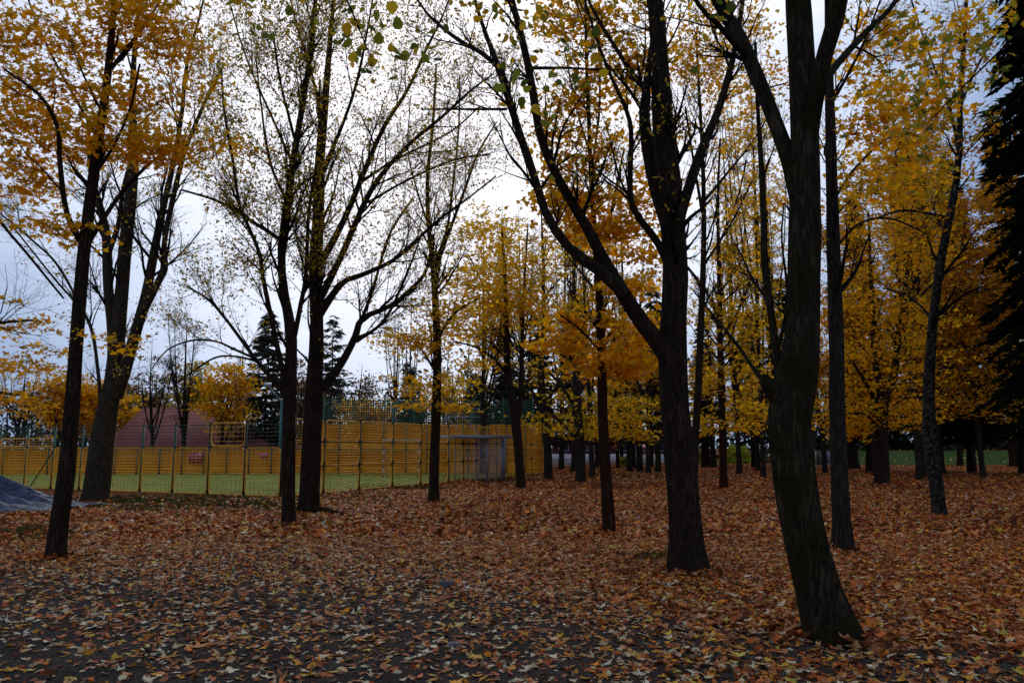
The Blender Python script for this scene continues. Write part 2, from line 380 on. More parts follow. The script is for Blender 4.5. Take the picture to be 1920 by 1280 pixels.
def tree(name, label, cat, D, trunk, limbs=(), seed=1, bark=BARK, twigm=TWIG, flare=.22, group=None,
         l1=30, l2=6, l3=5, len1=(1.2, 2.6), len2=(.6, 1.3), len3=(.25, .6), ang=(22, 48), hmin=2.2, up=.35,
         leafmat=OLIVE, leaf=.06, nleaf=0, shape=OVAL, masses=(), mleaf=None, mshape=MAPLE8, mspread=.34, mper=16, mmat=None, tilt=.75, sides=14, ext=None, upper=1.0):
    rng = np.random.default_rng(seed)
    base = G(trunk[0][0], trunk[0][1]) if D is None else P(trunk[0][0], trunk[0][1], D)
    D = base[1] if D is None else D
    base[2] = 0
    root = empty(name, base, label, cat, group)
    tr_ = limb3d(D, trunk, ext=ext)
    tr_[0, 2] = min(tr_[0, 2], 0.0) - .05
    if flare: # a few extra rings low down
        lo = tr_[0] * (1 - np.linspace(0, 1, 8)[:, None]) + tr_[1] * np.linspace(0, 1, 8)[:, None]
        tt = np.vstack([lo[:-1], tr_[1:]])
    else: tt = tr_
    m = MB(); big = sides
    tube(m, tt[None, :, :3], tt[None, :, 3], big, lump=bark_lump(seed, 0, flare, D))
    allp = [tr_]
    for sp in limbs:
        l = limb3d(D, sp[0], sp[1], sp[2], ext=sp[3] if len(sp) > 3 else ext)
        tube(m, l[None, :, :3], l[None, :, 3], max(6, big - 4), lump=bark_lump(seed + 3, -9, 0, D))
        allp.append(l)
    m.build('trunk', bark, root, base, smooth=True)
    TRUNKS.append((base[0], base[1], tr_[0, 3]))
    L0 = np.stack(allp)
    mb = MB(); lf = MB(); nodes = [L0.reshape(-1, 4)]
    if l1:
        A = grow(L0, l1, rng, tr=(.2, .98), ang=ang, length=len1, rs=.45, rmax=.05, rmin=.006, up=up, wig=.10, npt=9, hmin=hmin)
        tube(mb, A[..., :3], A[..., 3], 5); nodes.append(A.reshape(-1, 4))
        if l2:
            B_ = grow(A, len(A) * l2, rng, tr=(.12, .98), ang=(20, 50), length=len2, rs=.55, rmax=.016, rmin=.0035, up=up * .7, wig=.13, npt=7)
            tube(mb, B_[..., :3], B_[..., 3], 4); nodes.append(B_[::2, ::2].reshape(-1, 4))
            if l3:
                C = grow(B_, len(B_) * l3, rng, tr=(.1, 1), ang=(18, 50), length=len3, rs=.6, rmax=.007, rmin=.0028, up=up * .4, wig=.16, npt=5)
                tube(mb, C[..., :3], C[..., 3], 3)
                if nleaf:
                    nn = int(len(C) * nleaf); ii = rng.integers(0, len(C), nn); kk = rng.integers(1, 5, nn)
                    pos = C[ii, kk, :3] + rng.normal(0, leaf * .7, (nn, 3)) + np.array([0, 0, -leaf * .6])
                    leaves(lf, pos, leaf, shape, rng, tilt=1.1)
            elif nleaf:
                nn = int(len(B_) * nleaf); ii = rng.integers(0, len(B_), nn); kk = rng.integers(1, 7, nn)
                leaves(lf, B_[ii, kk, :3] + rng.normal(0, leaf * .9, (nn, 3)), leaf, shape, rng, tilt=1.0)
    nodes = np.vstack(nodes); nodes = nodes[nodes[:, 2] > 1.5]
    m2 = MB(); mper = int(mper * 1.4); mspread *= .92
    if masses:
        cs = np.vstack([mass(D, *q[:4], int(q[4] * MD), rng, dz=(q[5] if len(q) > 5 else 0.0)) for q in masses])
        cs = cs[cs[:, 2] > .9]
        tw = twigs_grown(nodes, cs, rng)
        tube(mb, tw[..., :3], tw[..., 3], 4)
        n = len(cs) * mper; ii = np.repeat(np.arange(len(cs)), mper)
        s = rng.uniform(-.25, 1, n)[:, None]
        dirv = norm((tw[:, -1, :3] - tw[:, -2, :3]) * np.array([1, 1, .35]))[ii]
        pos = cs[ii] + dirv * s * mspread * .6 + rng.normal(0, 1, (n, 3)) * np.array([mspread * 1.15, mspread * 1.15, mspread * .2])
        leaves(m2, pos, mleaf or leaf, mshape, rng, tilt=tilt)
    if mb.n: mb.build('branches', twigm, root, base)
    if lf.n and m2.n and (mmat or leafmat) is not leafmat:
        lf.build('foliage', leafmat, root, base); m2.build('foliage', mmat, root, base)
    elif lf.n or m2.n:
        if m2.n:
            for v, f in zip(m2.v, m2.f): lf.v.append(v); lf.f.append(f + lf.n)
            lf.n += m2.n
        lf.build('foliage', mmat or leafmat, root, base)
    return root

# ------------------------------------------------------------------ ground
def ground_material():
    m, t = new_mat('leaf_covered_soil'); L = t.links.new
    tc = N(t, 'ShaderNodeTexCoord')
    n0 = N(t, 'ShaderNodeTexNoise'); n0.inputs['Scale'].default_value = 5; n0.inputs['Detail'].default_value = 3
    L(tc.outputs['Object'], n0.inputs['Vector'])
    mxv = N(t, 'ShaderNodeVectorMath', operation='SCALE'); mxv.inputs['Scale'].default_value = .12; L(n0.outputs['Color'], mxv.inputs[0])
    av = N(t, 'ShaderNodeVectorMath', operation='ADD'); L(tc.outputs['Object'], av.inputs[0]); L(mxv.outputs[0], av.inputs[1])
    vo = N(t, 'ShaderNodeTexVoronoi'); vo.inputs['Scale'].default_value = 11
    L(av.outputs[0], vo.inputs['Vector'])
    sep = N(t, 'ShaderNodeSeparateColor'); L(vo.outputs['Color'], sep.inputs[0])
    cr = ramp(t, [(.36, .085, .018), (.17, .036, .010), (.44, .115, .02), (.06, .018, .008), (.34, .12, .035), (.26, .06, .012), (.48, .19, .06), (.44, .11, .010)])
    L(sep.outputs[0], cr.inputs[0])
    vs_ = N(t, 'ShaderNodeMapRange'); vs_.inputs[2].default_value = .08; vs_.inputs[3].default_value = 1.0; vs_.inputs[4].default_value = .45
    L(vo.outputs['Distance'], vs_.inputs[0])
    big = N(t, 'ShaderNodeTexNoise'); big.inputs['Scale'].default_value = .22; big.inputs['Detail'].default_value = 6; big.inputs['Roughness'].default_value = .7
    L(tc.outputs['Object'], big.inputs['Vector'])
    # grassy patches where the litter thins out near the court and beyond the trees
    gp = N(t, 'ShaderNodeSeparateXYZ'); L(tc.outputs['Object'], gp.inputs[0])
    def band(c, w):
        s_ = N(t, 'ShaderNodeMath', operation='SUBTRACT'); s_.inputs[1].default_value = c; L(gp.outputs[1], s_.inputs[0])
        a_ = N(t, 'ShaderNodeMath', operation='ABSOLUTE'); L(s_.outputs[0], a_.inputs[0])
        r_ = N(t, 'ShaderNodeMapRange'); r_.inputs[1].default_value = w; r_.inputs[2].default_value = w * .3; r_.inputs[3].default_value = 0; r_.inputs[4].default_value = 1
        L(a_.outputs[0], r_.inputs[0]); return r_
    b1, b2 = band(23.5, 3.5), band(45, 7)
    # only left for the first band
    xm = N(t, 'ShaderNodeMapRange'); xm.inputs[1].default_value = -2; xm.inputs[2].default_value = -6; L(gp.outputs[0], xm.inputs[0])
    mm = N(t, 'ShaderNodeMath', operation='MULTIPLY'); L(b1.outputs[0], mm.inputs[0]); L(xm.outputs[0], mm.inputs[1])
    mx_ = N(t, 'ShaderNodeMath', operation='MAXIMUM'); L(mm.outputs[0], mx_.inputs[0]); L(b2.outputs[0], mx_.inputs[1])
    thr = N(t, 'ShaderNodeMapRange'); thr.inputs[1].default_value = .47; thr.inputs[2].default_value = .56
    L(big.outputs[0], thr.inputs[0])
    gm = N(t, 'ShaderNodeMath', operation='MULTIPLY'); L(mx_.outputs[0], gm.inputs[0]); L(thr.outputs[0], gm.inputs[1])
    g8 = N(t, 'ShaderNodeMath', operation='MULTIPLY'); g8.inputs[1].default_value = .8; L(gm.outputs[0], g8.inputs[0])
    sc = N(t, 'ShaderNodeVectorMath', operation='SCALE'); L(cr.outputs[0], sc.inputs[0]); L(vs_.outputs[0], sc.inputs['Scale'])
    mx = N(t, 'ShaderNodeMix', data_type='RGBA'); L(g8.outputs[0], mx.inputs[0]); L(sc.outputs[0], mx.inputs[6]); mx.inputs[7].default_value = (.06, .085, .016, 1)
    b = N(t, 'ShaderNodeBsdfPrincipled'); b.inputs['Roughness'].default_value = .95; b.inputs['Specular IOR Level'].default_value = .02
    L(mx.outputs[2], b.inputs['Base Color'])
    bp = N(t, 'ShaderNodeBump'); bp.inputs['Strength'].default_value = .8; bp.inputs['Distance'].default_value = .03
    L(vo.outputs['Distance'], bp.inputs['Height']); L(bp.outputs[0], b.inputs['Normal'])
    o = N(t, 'ShaderNodeOutputMaterial'); L(b.outputs[0], o.inputs[0])
    return m
def asphalt_material():
    m, t = new_mat('worn_asphalt'); L = t.links.new
    tc = N(t, 'ShaderNodeTexCoord')
    a = N(t, 'ShaderNodeTexNoise'); a.inputs['Scale'].default_value = 45; a.inputs['Detail'].default_value = 4; a.inputs['Roughness'].default_value = .8
    c = N(t, 'ShaderNodeTexNoise'); c.inputs['Scale'].default_value = 1.3; c.inputs['Detail'].default_value = 5
    L(tc.outputs['Object'], a.inputs['Vector']); L(tc.outputs['Object'], c.inputs['Vector'])
    r1 = ramp(t, [(.010, .007, .005), (.040, .029, .022), (.16, .12, .09)], False)
    st_ = N(t, 'ShaderNodeMapRange'); st_.inputs[1].default_value = .32; st_.inputs[2].default_value = .72; L(a.outputs[0], st_.inputs[0]); L(st_.outputs[0], r1.inputs[0])
    mr = N(t, 'ShaderNodeMapRange'); mr.inputs[1].default_value = .3; mr.inputs[2].default_value = .7; mr.inputs[3].default_value = .7; mr.inputs[4].default_value = 1.25
    L(c.outputs[0], mr.inputs[0])
    sc = N(t, 'ShaderNodeVectorMath', operation='SCALE'); L(r1.outputs[0], sc.inputs[0]); L(mr.outputs[0], sc.inputs['Scale'])
    b = N(t, 'ShaderNodeBsdfPrincipled'); b.inputs['Roughness'].default_value = .95; b.inputs['Specular IOR Level'].default_value = .04
    L(sc.outputs[0], b.inputs['Base Color'])
    bp = N(t, 'ShaderNodeBump'); bp.inputs['Strength'].default_value = .6; bp.inputs['Distance'].default_value = .006
    L(a.outputs[0], bp.inputs['Height']); L(bp.outputs[0], b.inputs['Normal'])
    o = N(t, 'ShaderNodeOutputMaterial'); L(b.outputs[0], o.inputs[0])
    return m
GRND, ASPH = ground_material(), asphalt_material()
def sheet(name, pts, z, mat, kind='structure'):
    m = MB(); v = np.array([[p[0], p[1], z] for p in pts]); m.add(v, [list(range(len(pts)))])
    o = m.build(name, mat); tag(o, kind=kind); return o
def edge_y(x):
    """depth at which the asphalt gives way to litter"""
    return np.interp(x, [-9, -5, -2.5, 0, 1.2, 2.2, 4, 8], [12.5, 13.5, 13.0, 11.0, 8.6, 7.0, 6.3, 5.8])
g = MB(); g.add([[-900, -60, 0], [900, -60, 0], [900, 2500, 0], [-900, 2500, 0]], [[0, 1, 2, 3]])
tag(g.build('ground', GRND), kind='structure')
xs = np.linspace(-14, 12, 60); jr = np.random.default_rng(5)
pe = [(x, edge_y(x) + jr.normal(0, .18)) for x in xs]
sheet('path', [(-14, -6)] + [(12, -6)] + pe[::-1], .006, ASPH)

# fallen leaves: ground cover
def litter():
    rng = np.random.default_rng(11)
    trunks = [(px, py) for px, py in [(1560, 1196), (1290, 1068)]]
    tb = [G(*q) for q in trunks]
    def scatter(y0, y1, dens, margin=3.0):
        area = 1.4 * (y1 * y1 - y0 * y0) / 2 + 2 * margin * (y1 - y0)
        n = int(area * dens); y = np.sqrt(rng.uniform(y0 * y0, y1 * y1, n)) ; x = rng.uniform(-1, 1, n) * (.70 * y + margin)
        return np.stack([x, y, np.zeros(n)], -1)
    def patchy(p):
        return (np.sin(p[:, 0] * 1.7 + 1.3 * np.sin(p[:, 1] * .9)) + np.sin(p[:, 1] * 2.3 + p[:, 0] * .8) + np.sin(p[:, 0] * 5.1 - p[:, 1] * 3.7) * .6) / 2.6
    near = scatter(3.4, 14.5, 680, 2.5)
    e = edge_y(near[:, 0]) ; d = near[:, 1] - e
    pr = np.interp(d, [-8, -4, -2, 0, 1], [.27, .40, .62, .95, 1]) + .16 * patchy(near)
    for b in tb:
        rr = np.hypot(near[:, 0] - b[0], near[:, 1] - b[1]); pr = pr * np.clip((rr - .25) / .6, .35, 1)
    k = rng.uniform(0, 1, len(near)) < pr; near = near[k]; d = d[k]
    near[:, 2] = .014 + rng.uniform(0, .02, len(near)) * (d > 0)
    pale = rng.uniform(0, 1, len(near)) < np.interp(d, [-6, -3, 0, 1.5, 5], [.80, .55, .30, .2, .12])
    yel = rng.uniform(0, 1, len(near)) < .05
    out = {'pale': MB(), 'brown': MB(), 'yellow': MB()}
    alt = rng.uniform(0, 1, len(near))
    SHR = MAPLE * np.array([.55, 1.0]); FOLD = MAPLE * np.array([.8, .6]) + np.array([.05, .0])
    for key, sel, tl in (('pale', pale & ~yel, .13), ('brown', ~pale & ~yel, .24)):
        for shp, lo, hi, sz, cu in ((MAPLE, 0, .30, .108, .3), (FOLD, .30, .52, .095, .7), (SHR, .52, .70, .085, .8), (OVAL, .70, .86, .062, .5), (LIND, .86, 1.1, .062, .4)):
            k_ = sel & (alt >= lo) & (alt < hi); leaves(out[key], near[k_], sz, shp, rng, tilt=tl, curl=cu)
    leaves(out['yellow'], near[yel], .105, MAPLE, rng, tilt=.15, curl=.3)
    mid = scatter(14, 30, 130, 3)
    lowl = (mid[:, 0] < -5) & (mid[:, 1] > 20)
    keep = ~(lowl & (rng.uniform(0, 1, len(mid)) < .62 + .4 * patchy(mid)))
    keep &= ~((mid[:, 1] > 26.2) & (mid[:, 0] < -8.0 + (mid[:, 1] - 26) * .29))
    mid = mid[keep]; mid[:, 2] = .02 + rng.uniform(0, .03, len(mid))
    pa = rng.uniform(0, 1, len(mid)) < np.where(mid[:, 0] < -3, .22, .10)
    ye = rng.uniform(0, 1, len(mid)) < .05
    leaves(out['pale'], mid[pa & ~ye], .115, MAPLE8, rng, tilt=.22, curl=.4)
    leaves(out['brown'], mid[~pa & ~ye], .112, MAPLE8, rng, tilt=.28, curl=.5)
    leaves(out['yellow'], mid[ye], .11, MAPLE8, rng, tilt=.3, curl=.4)
    far = scatter(30, 80, 22, 4)
    far = far[~((far[:, 0] < -6.5 + (far[:, 1] - 28) * .29 + .6) & (far[:, 1] < 52))]
    far[:, 2] = .03
    leaves(out['brown'], far, .16, DIAM, rng, tilt=.4, curl=.4)
    # leaves banked against the foot of each trunk, and a few blown onto the court and lawn
    for (bx, by, br) in TRUNKS:
        n = int(150 + 260 * br); a = rng.uniform(0, 6.28, n); d = np.abs(rng.normal(0, .16 + br * .3, n)); rr = br * 1.12 + d
        c = np.stack([bx + rr * np.cos(a), by + rr * np.sin(a), .02 + .07 * np.exp(-d / .12) * rng.uniform(.3, 1, n)], -1)
        if by < 11: c = c[rng.uniform(0, 1, len(c)) < .55]
        leaves(out['brown'], c, .075 + by * .002, MAPLE8, rng, tilt=.35, curl=.5)
    tx = rng.uniform(-34, 2, 900); ty = rng.uniform(27, 50, 900); lx = rng.uniform(33, 80, 900); ly = rng.uniform(73, 90, 900)
    on = tx < -7.5 + (ty - 27) * .29
    leaves(out['brown'], np.stack([tx[on], ty[on], ty[on] * 0 + .03], -1), .13, DIAM, rng, tilt=.3)
    leaves(out['yellow'], np.stack([lx, ly, 1.35 * np.clip((ly - 72) / 11, 0, 1) + .05], -1), .3, DIAM, rng, tilt=.3)
    for k_, mt, lb in (('pale', PALELEAF, 'pale cream and tan fallen maple leaves scattered over the dark asphalt'),
                       ('brown', LITTER, 'thick rust brown fallen leaf litter under the trees'),
                       ('yellow', YELLOWLEAF, 'bright yellow fallen leaves dotted through the brown litter')):
        tag(out[k_].build('fallen_leaves', mt), lb, 'fallen leaves', kind='stuff')
def grass_tufts():
    rng = np.random.default_rng(21); m = MB(); pos = []
    for (px, py, rx, ry, n) in [(330, 944, 200, 14, 3600), (60, 1000, 80, 16, 1300), (240, 938, 60, 6, 1400), (470, 950, 80, 10, 900), (760, 915, 80, 6, 900), (940, 899, 90, 4, 1500), (1200, 892, 200, 4, 2200), (1225, 1045, 30, 6, 200), (700, 935, 60, 10, 700), (330, 935, 200, 5, 2200)]:
        x = rng.normal(px, rx * .55, n); y = rng.normal(py, ry * .55, n)
        for a, b in zip(x, y):
            if b > 880: pos.append(G(a, b))
    pos = np.array(pos); n = len(pos)
    h = rng.uniform(.04, .11, n); yaw = rng.uniform(0, 6.28, n); w = .008 + pos[:, 1] * .0006
    s = np.stack([np.cos(yaw), np.sin(yaw), np.zeros(n)], -1); ln = rng.normal(0, .04, (n, 3)); ln[:, 2] = 0
    v = np.stack([pos - s * w[:, None], pos + s * w[:, None], pos + ln + np.array([0, 0, 1]) * h[:, None]], 1)
    m.add(v, np.arange(n * 3).reshape(-1, 3))
    tag(m.build('grass', leaf_mat('grass_blade', [(.035, .05, .010), (.06, .07, .012), (.07, .06, .016)], .3)), 'short green grass showing through the fallen leaves', 'grass', kind='stuff')
grass_tufts()
# ------------------------------------------------------------------ sports court
YEL = flat_mat('yellow_painted_steel', (.80, .37, .014), .6)
GRN = flat_mat('green_painted_steel', (.022, .075, .030), .5)
BLKM = flat_mat('dark_green_steel', (.018, .028, .014), .6)
BOARD = leaf_mat('orange_board', [(.86, .27, .010), (.70, .21, .010), (.88, .31, .012), (.76, .24, .012)], 0.0, .3)
TURF = flat_mat('artificial_turf', (.15, .18, .026), .95, var=.38, scale=.9)
GREY = flat_mat('galvanised_steel', (.26, .27, .32), .5, .3)
WHITE = flat_mat('white_paint', (.75, .74, .72), .5)
DULLW = flat_mat('dull_white_paint', (.40, .36, .28), .7)
REDP = flat_mat('red_paint', (.50, .04, .04), .5)
FL0, FL1 = G(-260, 906), G(528, 933)               # front run of fence
FR0, FR1 = FL1 + np.array([.05, .25, 0]), G(1020, 887)   # run receding to the right
FF0, FF1 = FR1 + np.array([0, .1, 0]), G(-700, 891)      # far side
sheet('sports_court', [FL0 + [0, .35, 0], FL1 + [-.1, .35, 0], FR1 + [-.2, .2, 0], [FF1[0] - 10, FF1[1] + 1.5, 0], [FL0[0] - 25, FF1[1], 0]], .012, TURF)
def rounded_rect(w, h, r, k=4):
    pts = []
    for cx, cz, a0 in ((w - r, h - r, 0), (r, h - r, 90), (r, r, 180), (w - r, r, 270)):
        for i in range(k + 1):
            a = R(a0 + 90 * i / k); pts.append((cx + r * math.cos(a), cz + r * math.sin(a)))
    return pts
def panel(A, B, z0, z1, root, mat=YEL, tubr=.027, hs=.10, vs_=.20, wr=.006, gap=.05, name='panel', rr=.16, boards=False):
    u = (B - A); Lh = np.linalg.norm(u[:2]); u = u / Lh
    w, h = Lh - 2 * gap, z1 - z0
    rp = rounded_rect(w, h, min(rr, h / 3))
    pts = np.array([A + u * (gap + x) + np.array([0, 0, z0 + z]) for x, z in rp])
    m = MB(); nxt = np.roll(pts, -1, 0)
    tube(m, np.stack([pts, nxt], 1), np.full((len(pts), 2), tubr), 6)
    for z in np.arange(hs, h - .02, hs): m.bar(A + u * (gap + .01) + [0, 0, z0 + z], A + u * (Lh - gap - .01) + [0, 0, z0 + z], wr, 3)
    for x in np.arange(vs_, w - .02, vs_): m.bar(A + u * (gap + x) + [0, 0, z0 + .02], A + u * (gap + x) + [0, 0, z1 - .02], wr, 3)
    o = m.build(name, mat, root, root.location)
    if boards:
        b = MB(); ang = math.atan2(u[1], u[0]); nb = int((h - .12) / .155)
        for i in range(nb):
            c = (A + B) / 2 + np.array([0, 0, z0 + .005 + (i + .5) * (h - .01) / nb]) + np.array([-u[1], u[0], 0]) * .03
            b.box(c, (w + .04, .018, (h - .01) / nb - .008), ang)
        b.build('board', BOARD, o, root.location)
    return o
def post(p, h, root, mat, w=.07):
    m = MB(); m.box(p + np.array([0, 0, h / 2]), (w, w, h)); m.box(p + np.array([0, 0, h + .008]), (w + .02, w + .02, .016)); m.box(p + np.array([0, 0, .01]), (w * 2.4, w * 2.4, .02))
    return m.build('post', mat, root, root.location)
def rail(A, B, z, r, root, mat, name='rail'):
    m = MB(); m.bar(A + np.array([0, 0, z]), B + np.array([0, 0, z]), r, 6); return m.build(name, mat, root, root.location)
# front fence
fr = empty('mesh_fence', FL0, 'green posted fence with yellow mesh panels along the front of the court', 'fence')
xs_ = [-120, -8, 44, 95, 148, 202, 262, 323, 389, 457, 526]
pp = [on_line(x, FL0, FL1, 920) for x in xs_]
for i, p in enumerate(pp): post(p, 2.46, fr, GRN if i < 8 else BLKM, .06)
for i in range(len(pp) - 1):
    panel(pp[i], pp[i + 1], .06, 1.62, fr)
    if xs_[i] in (389,): panel(pp[i], pp[i + 1], 1.68, 2.46, fr, hs=.16)
    if i < 3: panel(pp[i], pp[i + 1], 1.68, 1.98, fr, hs=.1)
for i in range(len(pp) - 1):
    if xs_[i] != 389:
        m = MB()
        for z in np.arange(1.75, 2.4, .13): m.bar(pp[i] + [0, 0, z], pp[i + 1] + [0, 0, z], .0035, 3)
        for s in np.arange(.1, 1, .12): q_ = pp[i] + (pp[i + 1] - pp[i]) * s; m.bar(q_ + [0, 0, 1.66], q_ + [0, 0, 2.4], .0035, 3)
        m.build('upper_mesh', GRN, fr, fr.location)
rail(pp[0], pp[-1], 2.40, .014, fr, GRN); rail(pp[0], pp[-1], 1.65, .022, fr, BLKM)
m = MB(); m.bar(pp[2] + [.25, -.1, 0], pp[3] + [0, -.05, 1.5], .025); m.build('brace', GRN, fr, fr.location)
# receding fence
fs = empty('mesh_fence', FR0, 'yellow mesh fence in three rows receding behind the slim trunks', 'fence')
xs_ = [540, 606, 673, 735, 788, 840, 868, 893, 930, 966, 996, 1020]
qq = [on_line(x, FR0, FR1, 905) for x in xs_]
for i, p in enumerate(qq): post(p, 2.62 + i * .02, fs, BLKM if i % 3 else GRN, .07)
for i in range(len(qq) - 1):
    z3 = 2.58 + i * .02
    panel(qq[i], qq[i + 1], .05, .95, fs, hs=.1, wr=.006, rr=.2); panel(qq[i], qq[i + 1], 1.0, 1.80, fs, hs=.1, wr=.006, rr=.2); panel(qq[i], qq[i + 1], 1.86, z3, fs, hs=.1, wr=.006, rr=.2)
rail(qq[0], qq[-1], 1.83, .03, fs, BLKM); rail(qq[0], qq[-1], .975, .022, fs, BLKM)
# far fence: boards
ff = empty('board_fence', FF0, 'orange board fence closing the far side of the court', 'fence')
xf = [1020, 985, 950, 915, 878, 840, 800, 760, 718, 676, 634, 592, 550, 508, 466, 424, 382, 340, 298, 256, 214, 172, 130, 88, 46, 4, -40, -90, -140]
rr_ = [on_line(x, FF0, FF1, 888) for x in xf]
for i, p in enumerate(rr_): post(p, 3.15 if xf[i] > 560 else 1.55, ff, BLKM, .09)
for i in range(len(rr_) - 1):
    panel(rr_[i + 1], rr_[i], .05, 1.5, ff, boards=True, hs=.5, vs_=.6)
    if xf[i] > 600: panel(rr_[i + 1], rr_[i], 1.56, 3.1, ff, boards=True, hs=.5, vs_=.6)
rail(rr_[0], rr_[-1], 1.53, .035, ff, BLKM)
# ball-stop netting high above the far boards
NET = flat_mat('green_net', (.016, .075, .040), .8)
net = empty('ball_stop_net', rr_[4] + [0, .4, 0], 'dark green ball stop netting on tall poles above the board fence', 'net')
na, nb_ = on_line(600, FF0, FF1, 888) + [0, .5, 0], on_line(1000, FF0, FF1, 888) + [0, .5, 0]
m = MB()
u_ = nb_ - na; Ln = np.linalg.norm(u_)
for s in np.arange(0, 1.0001, .15 / Ln):
    p = na + u_ * s; m.bar(p + [0, 0, 3.0], p + [0, 0, 4.75], .032, 3)
for z in np.arange(3.0, 4.75, .15): m.bar(na + [0, 0, z], nb_ + [0, 0, z], .032, 3)
m.build('netting', NET, net, net.location)
for s in np.linspace(0, 1, 8):
    p = na + u_ * s; m = MB(); m.bar(p, p + [0, 0, 4.9], .05, 8); m.bar(p + [0, 0, 4.9], p + [-.5, -.1, 5.5], .03, 6); m.build('pole', GRN, net, net.location)
# goal on the court
gp = G(718, 895); gq = gp + np.array([1.95, -.15, 0])
goal = empty('football_goal', (gp + gq) / 2, 'small football goal with red and white striped posts', 'goal')
for p in (gp, gq):
    m = MB(); m2 = MB()
    for i in range(8): (m if i % 2 else m2).box(p + [0, 0, .125 + i * .25], (.08, .08, .25))
    o = m.build('goal_post', DULLW, goal, goal.location); m2.build('stripe', flat_mat('faded_red_paint', (.30, .10, .04), .7), o, goal.location)
m = MB(); m.box((gp + gq) / 2 + [0, 0, 2.045], (np.linalg.norm(gq - gp) + .08, .08, .08), math.atan2((gq - gp)[1], (gq - gp)[0])); m.build('crossbar', DULLW, goal, goal.location)
m = MB()
for p in (gp, gq): m.bar(p + [0, 0, 2.0], p + [.1, 1.0, 0.05], .018); m.bar(p + [0, 0, .04], p + [.1, 1.0, .04], .018)
m.build('back_frame', GREY, goal, goal.location)
# steel shelter and hoop frame at the court corner
sp = G(842, 903)
sh = empty('steel_shelter', sp, 'grey steel shelter frame with slab roof and mesh walls at the court fence', 'shelter')
s1 = np.array([2.5, 1.2, 0]); s2 = np.array([.15, 1.9, 0])
for q in (sp, sp + s1 * .72, sp + s1, sp + s2, sp + s1 + s2):
    m = MB(); m.box(q + [0, 0, 1.05], (.07, .07, 2.1)); m.build('post', GREY, sh, sh.location)
m = MB(); m.box(sp + s1 / 2 + s2 / 2 + [-.2, 0, 2.16], (3.3, 2.3, .14), math.atan2(s1[1], s1[0])); m.build('roof', GREY, sh, sh.location)
m = MB()
for a, b in ((sp + s1 * .45, sp + s1), (sp + s1, sp + s1 + s2), (sp + s2, sp + s1 + s2)):
    for s in np.linspace(0, 1, 22): q = a + (b - a) * s; m.bar(q + [0, 0, .1], q + [0, 0, 2.05], .008, 3)
    for z in np.linspace(.1, 2.05, 22): m.bar(a + [0, 0, z], b + [0, 0, z], .008, 3)
m.build('mesh_wall', GREY, sh, sh.location)
m = MB(); top = sp + s2 * .5 + [-.35, 0, 0]
m.bar(top + [0, 0, 3.15], top + [1.6, .6, 3.15], .035)
m.bar(top + [0, 0, 3.15], top + [.95, .35, 2.2], .022); m.bar(top + [.85, .35, 3.15], top + [1.75, .7, 2.2], .022)
m.bar(top + [0, 0, 3.15], top + [0, 0, 2.2], .022)
m.build('brace_frame', GREY, sh, sh.location)
# signs on the far boards
for (px, py, w, h, c, lab) in [(356, 858, 26, 19, (.34, .035, .06), 'dark red sign board with white figure on the far court fence'),
                               (488, 853, 16, 10, (.55, .10, .10), 'small pink sign board on the far court fence')]:
    q = on_line(px, FF0, FF1, 888); D_ = q[1] - .12; c0 = P(px + w / 2 - 2, py, D_)
    sg = empty('sign_board', (c0[0], c0[1], c0[2]), lab, 'sign')
    m = MB(); m.box(c0, (w * D_ / F, .03, h * D_ / F)); m.build('panel', flat_mat('sign_paint', c, .5), sg, sg.location)
    if w > 20:
        m = MB(); m.box(c0 + [w * D_ / F * .32, -.022, 0], (.16, .012, .42)); m.build('figure', REDP, sg, sg.location)
        m = MB(); m.box(c0 + [w * D_ / F * .30, -.03, .22], (.12, .012, .14)); m.build('figure', WHITE, sg, sg.location)
# floodlight poles
def flood(px, py0, py1, D, label, side=-1):
    b = P(px, 850, D); b[2] = 0
    e = empty('floodlight_pole', b, label, 'lamp post', 'floodlight poles round the court')
    t_ = P(px, py1, D)[2]
    m = MB(); tube(m, np.array([[b, b + [0, 0, t_]]]), np.array([[.13, .09]]), 10, cap=True); m.build('pole', flat_mat('teal_steel', (.02, .12, .10), .5), e, e.location, smooth=False)
    m = MB(); m.bar(b + [0, 0, t_ - .1], b + [side * .9, -.1, t_ + 1.0], .035); m.build('arm', GREY, e, e.location)
    m = MB(); m.box(b + [side * .95, -.1, t_ + 1.05], (.45, .3, .18), .1, .5); m.box(b + [side * .95, -.16, t_ + .98], (.38, .24, .04), .1, .5); m.build('lamp', GREY, e, e.location)
flood(525, 890, 752, 49.6, 'teal floodlight pole beside the slim dark trunk left of centre', -1)
flood(737, 890, 756, 52, 'teal floodlight pole above the goal', 1)
flood(885, 890, 772, 53, 'teal floodlight pole right of the shelter', 1)
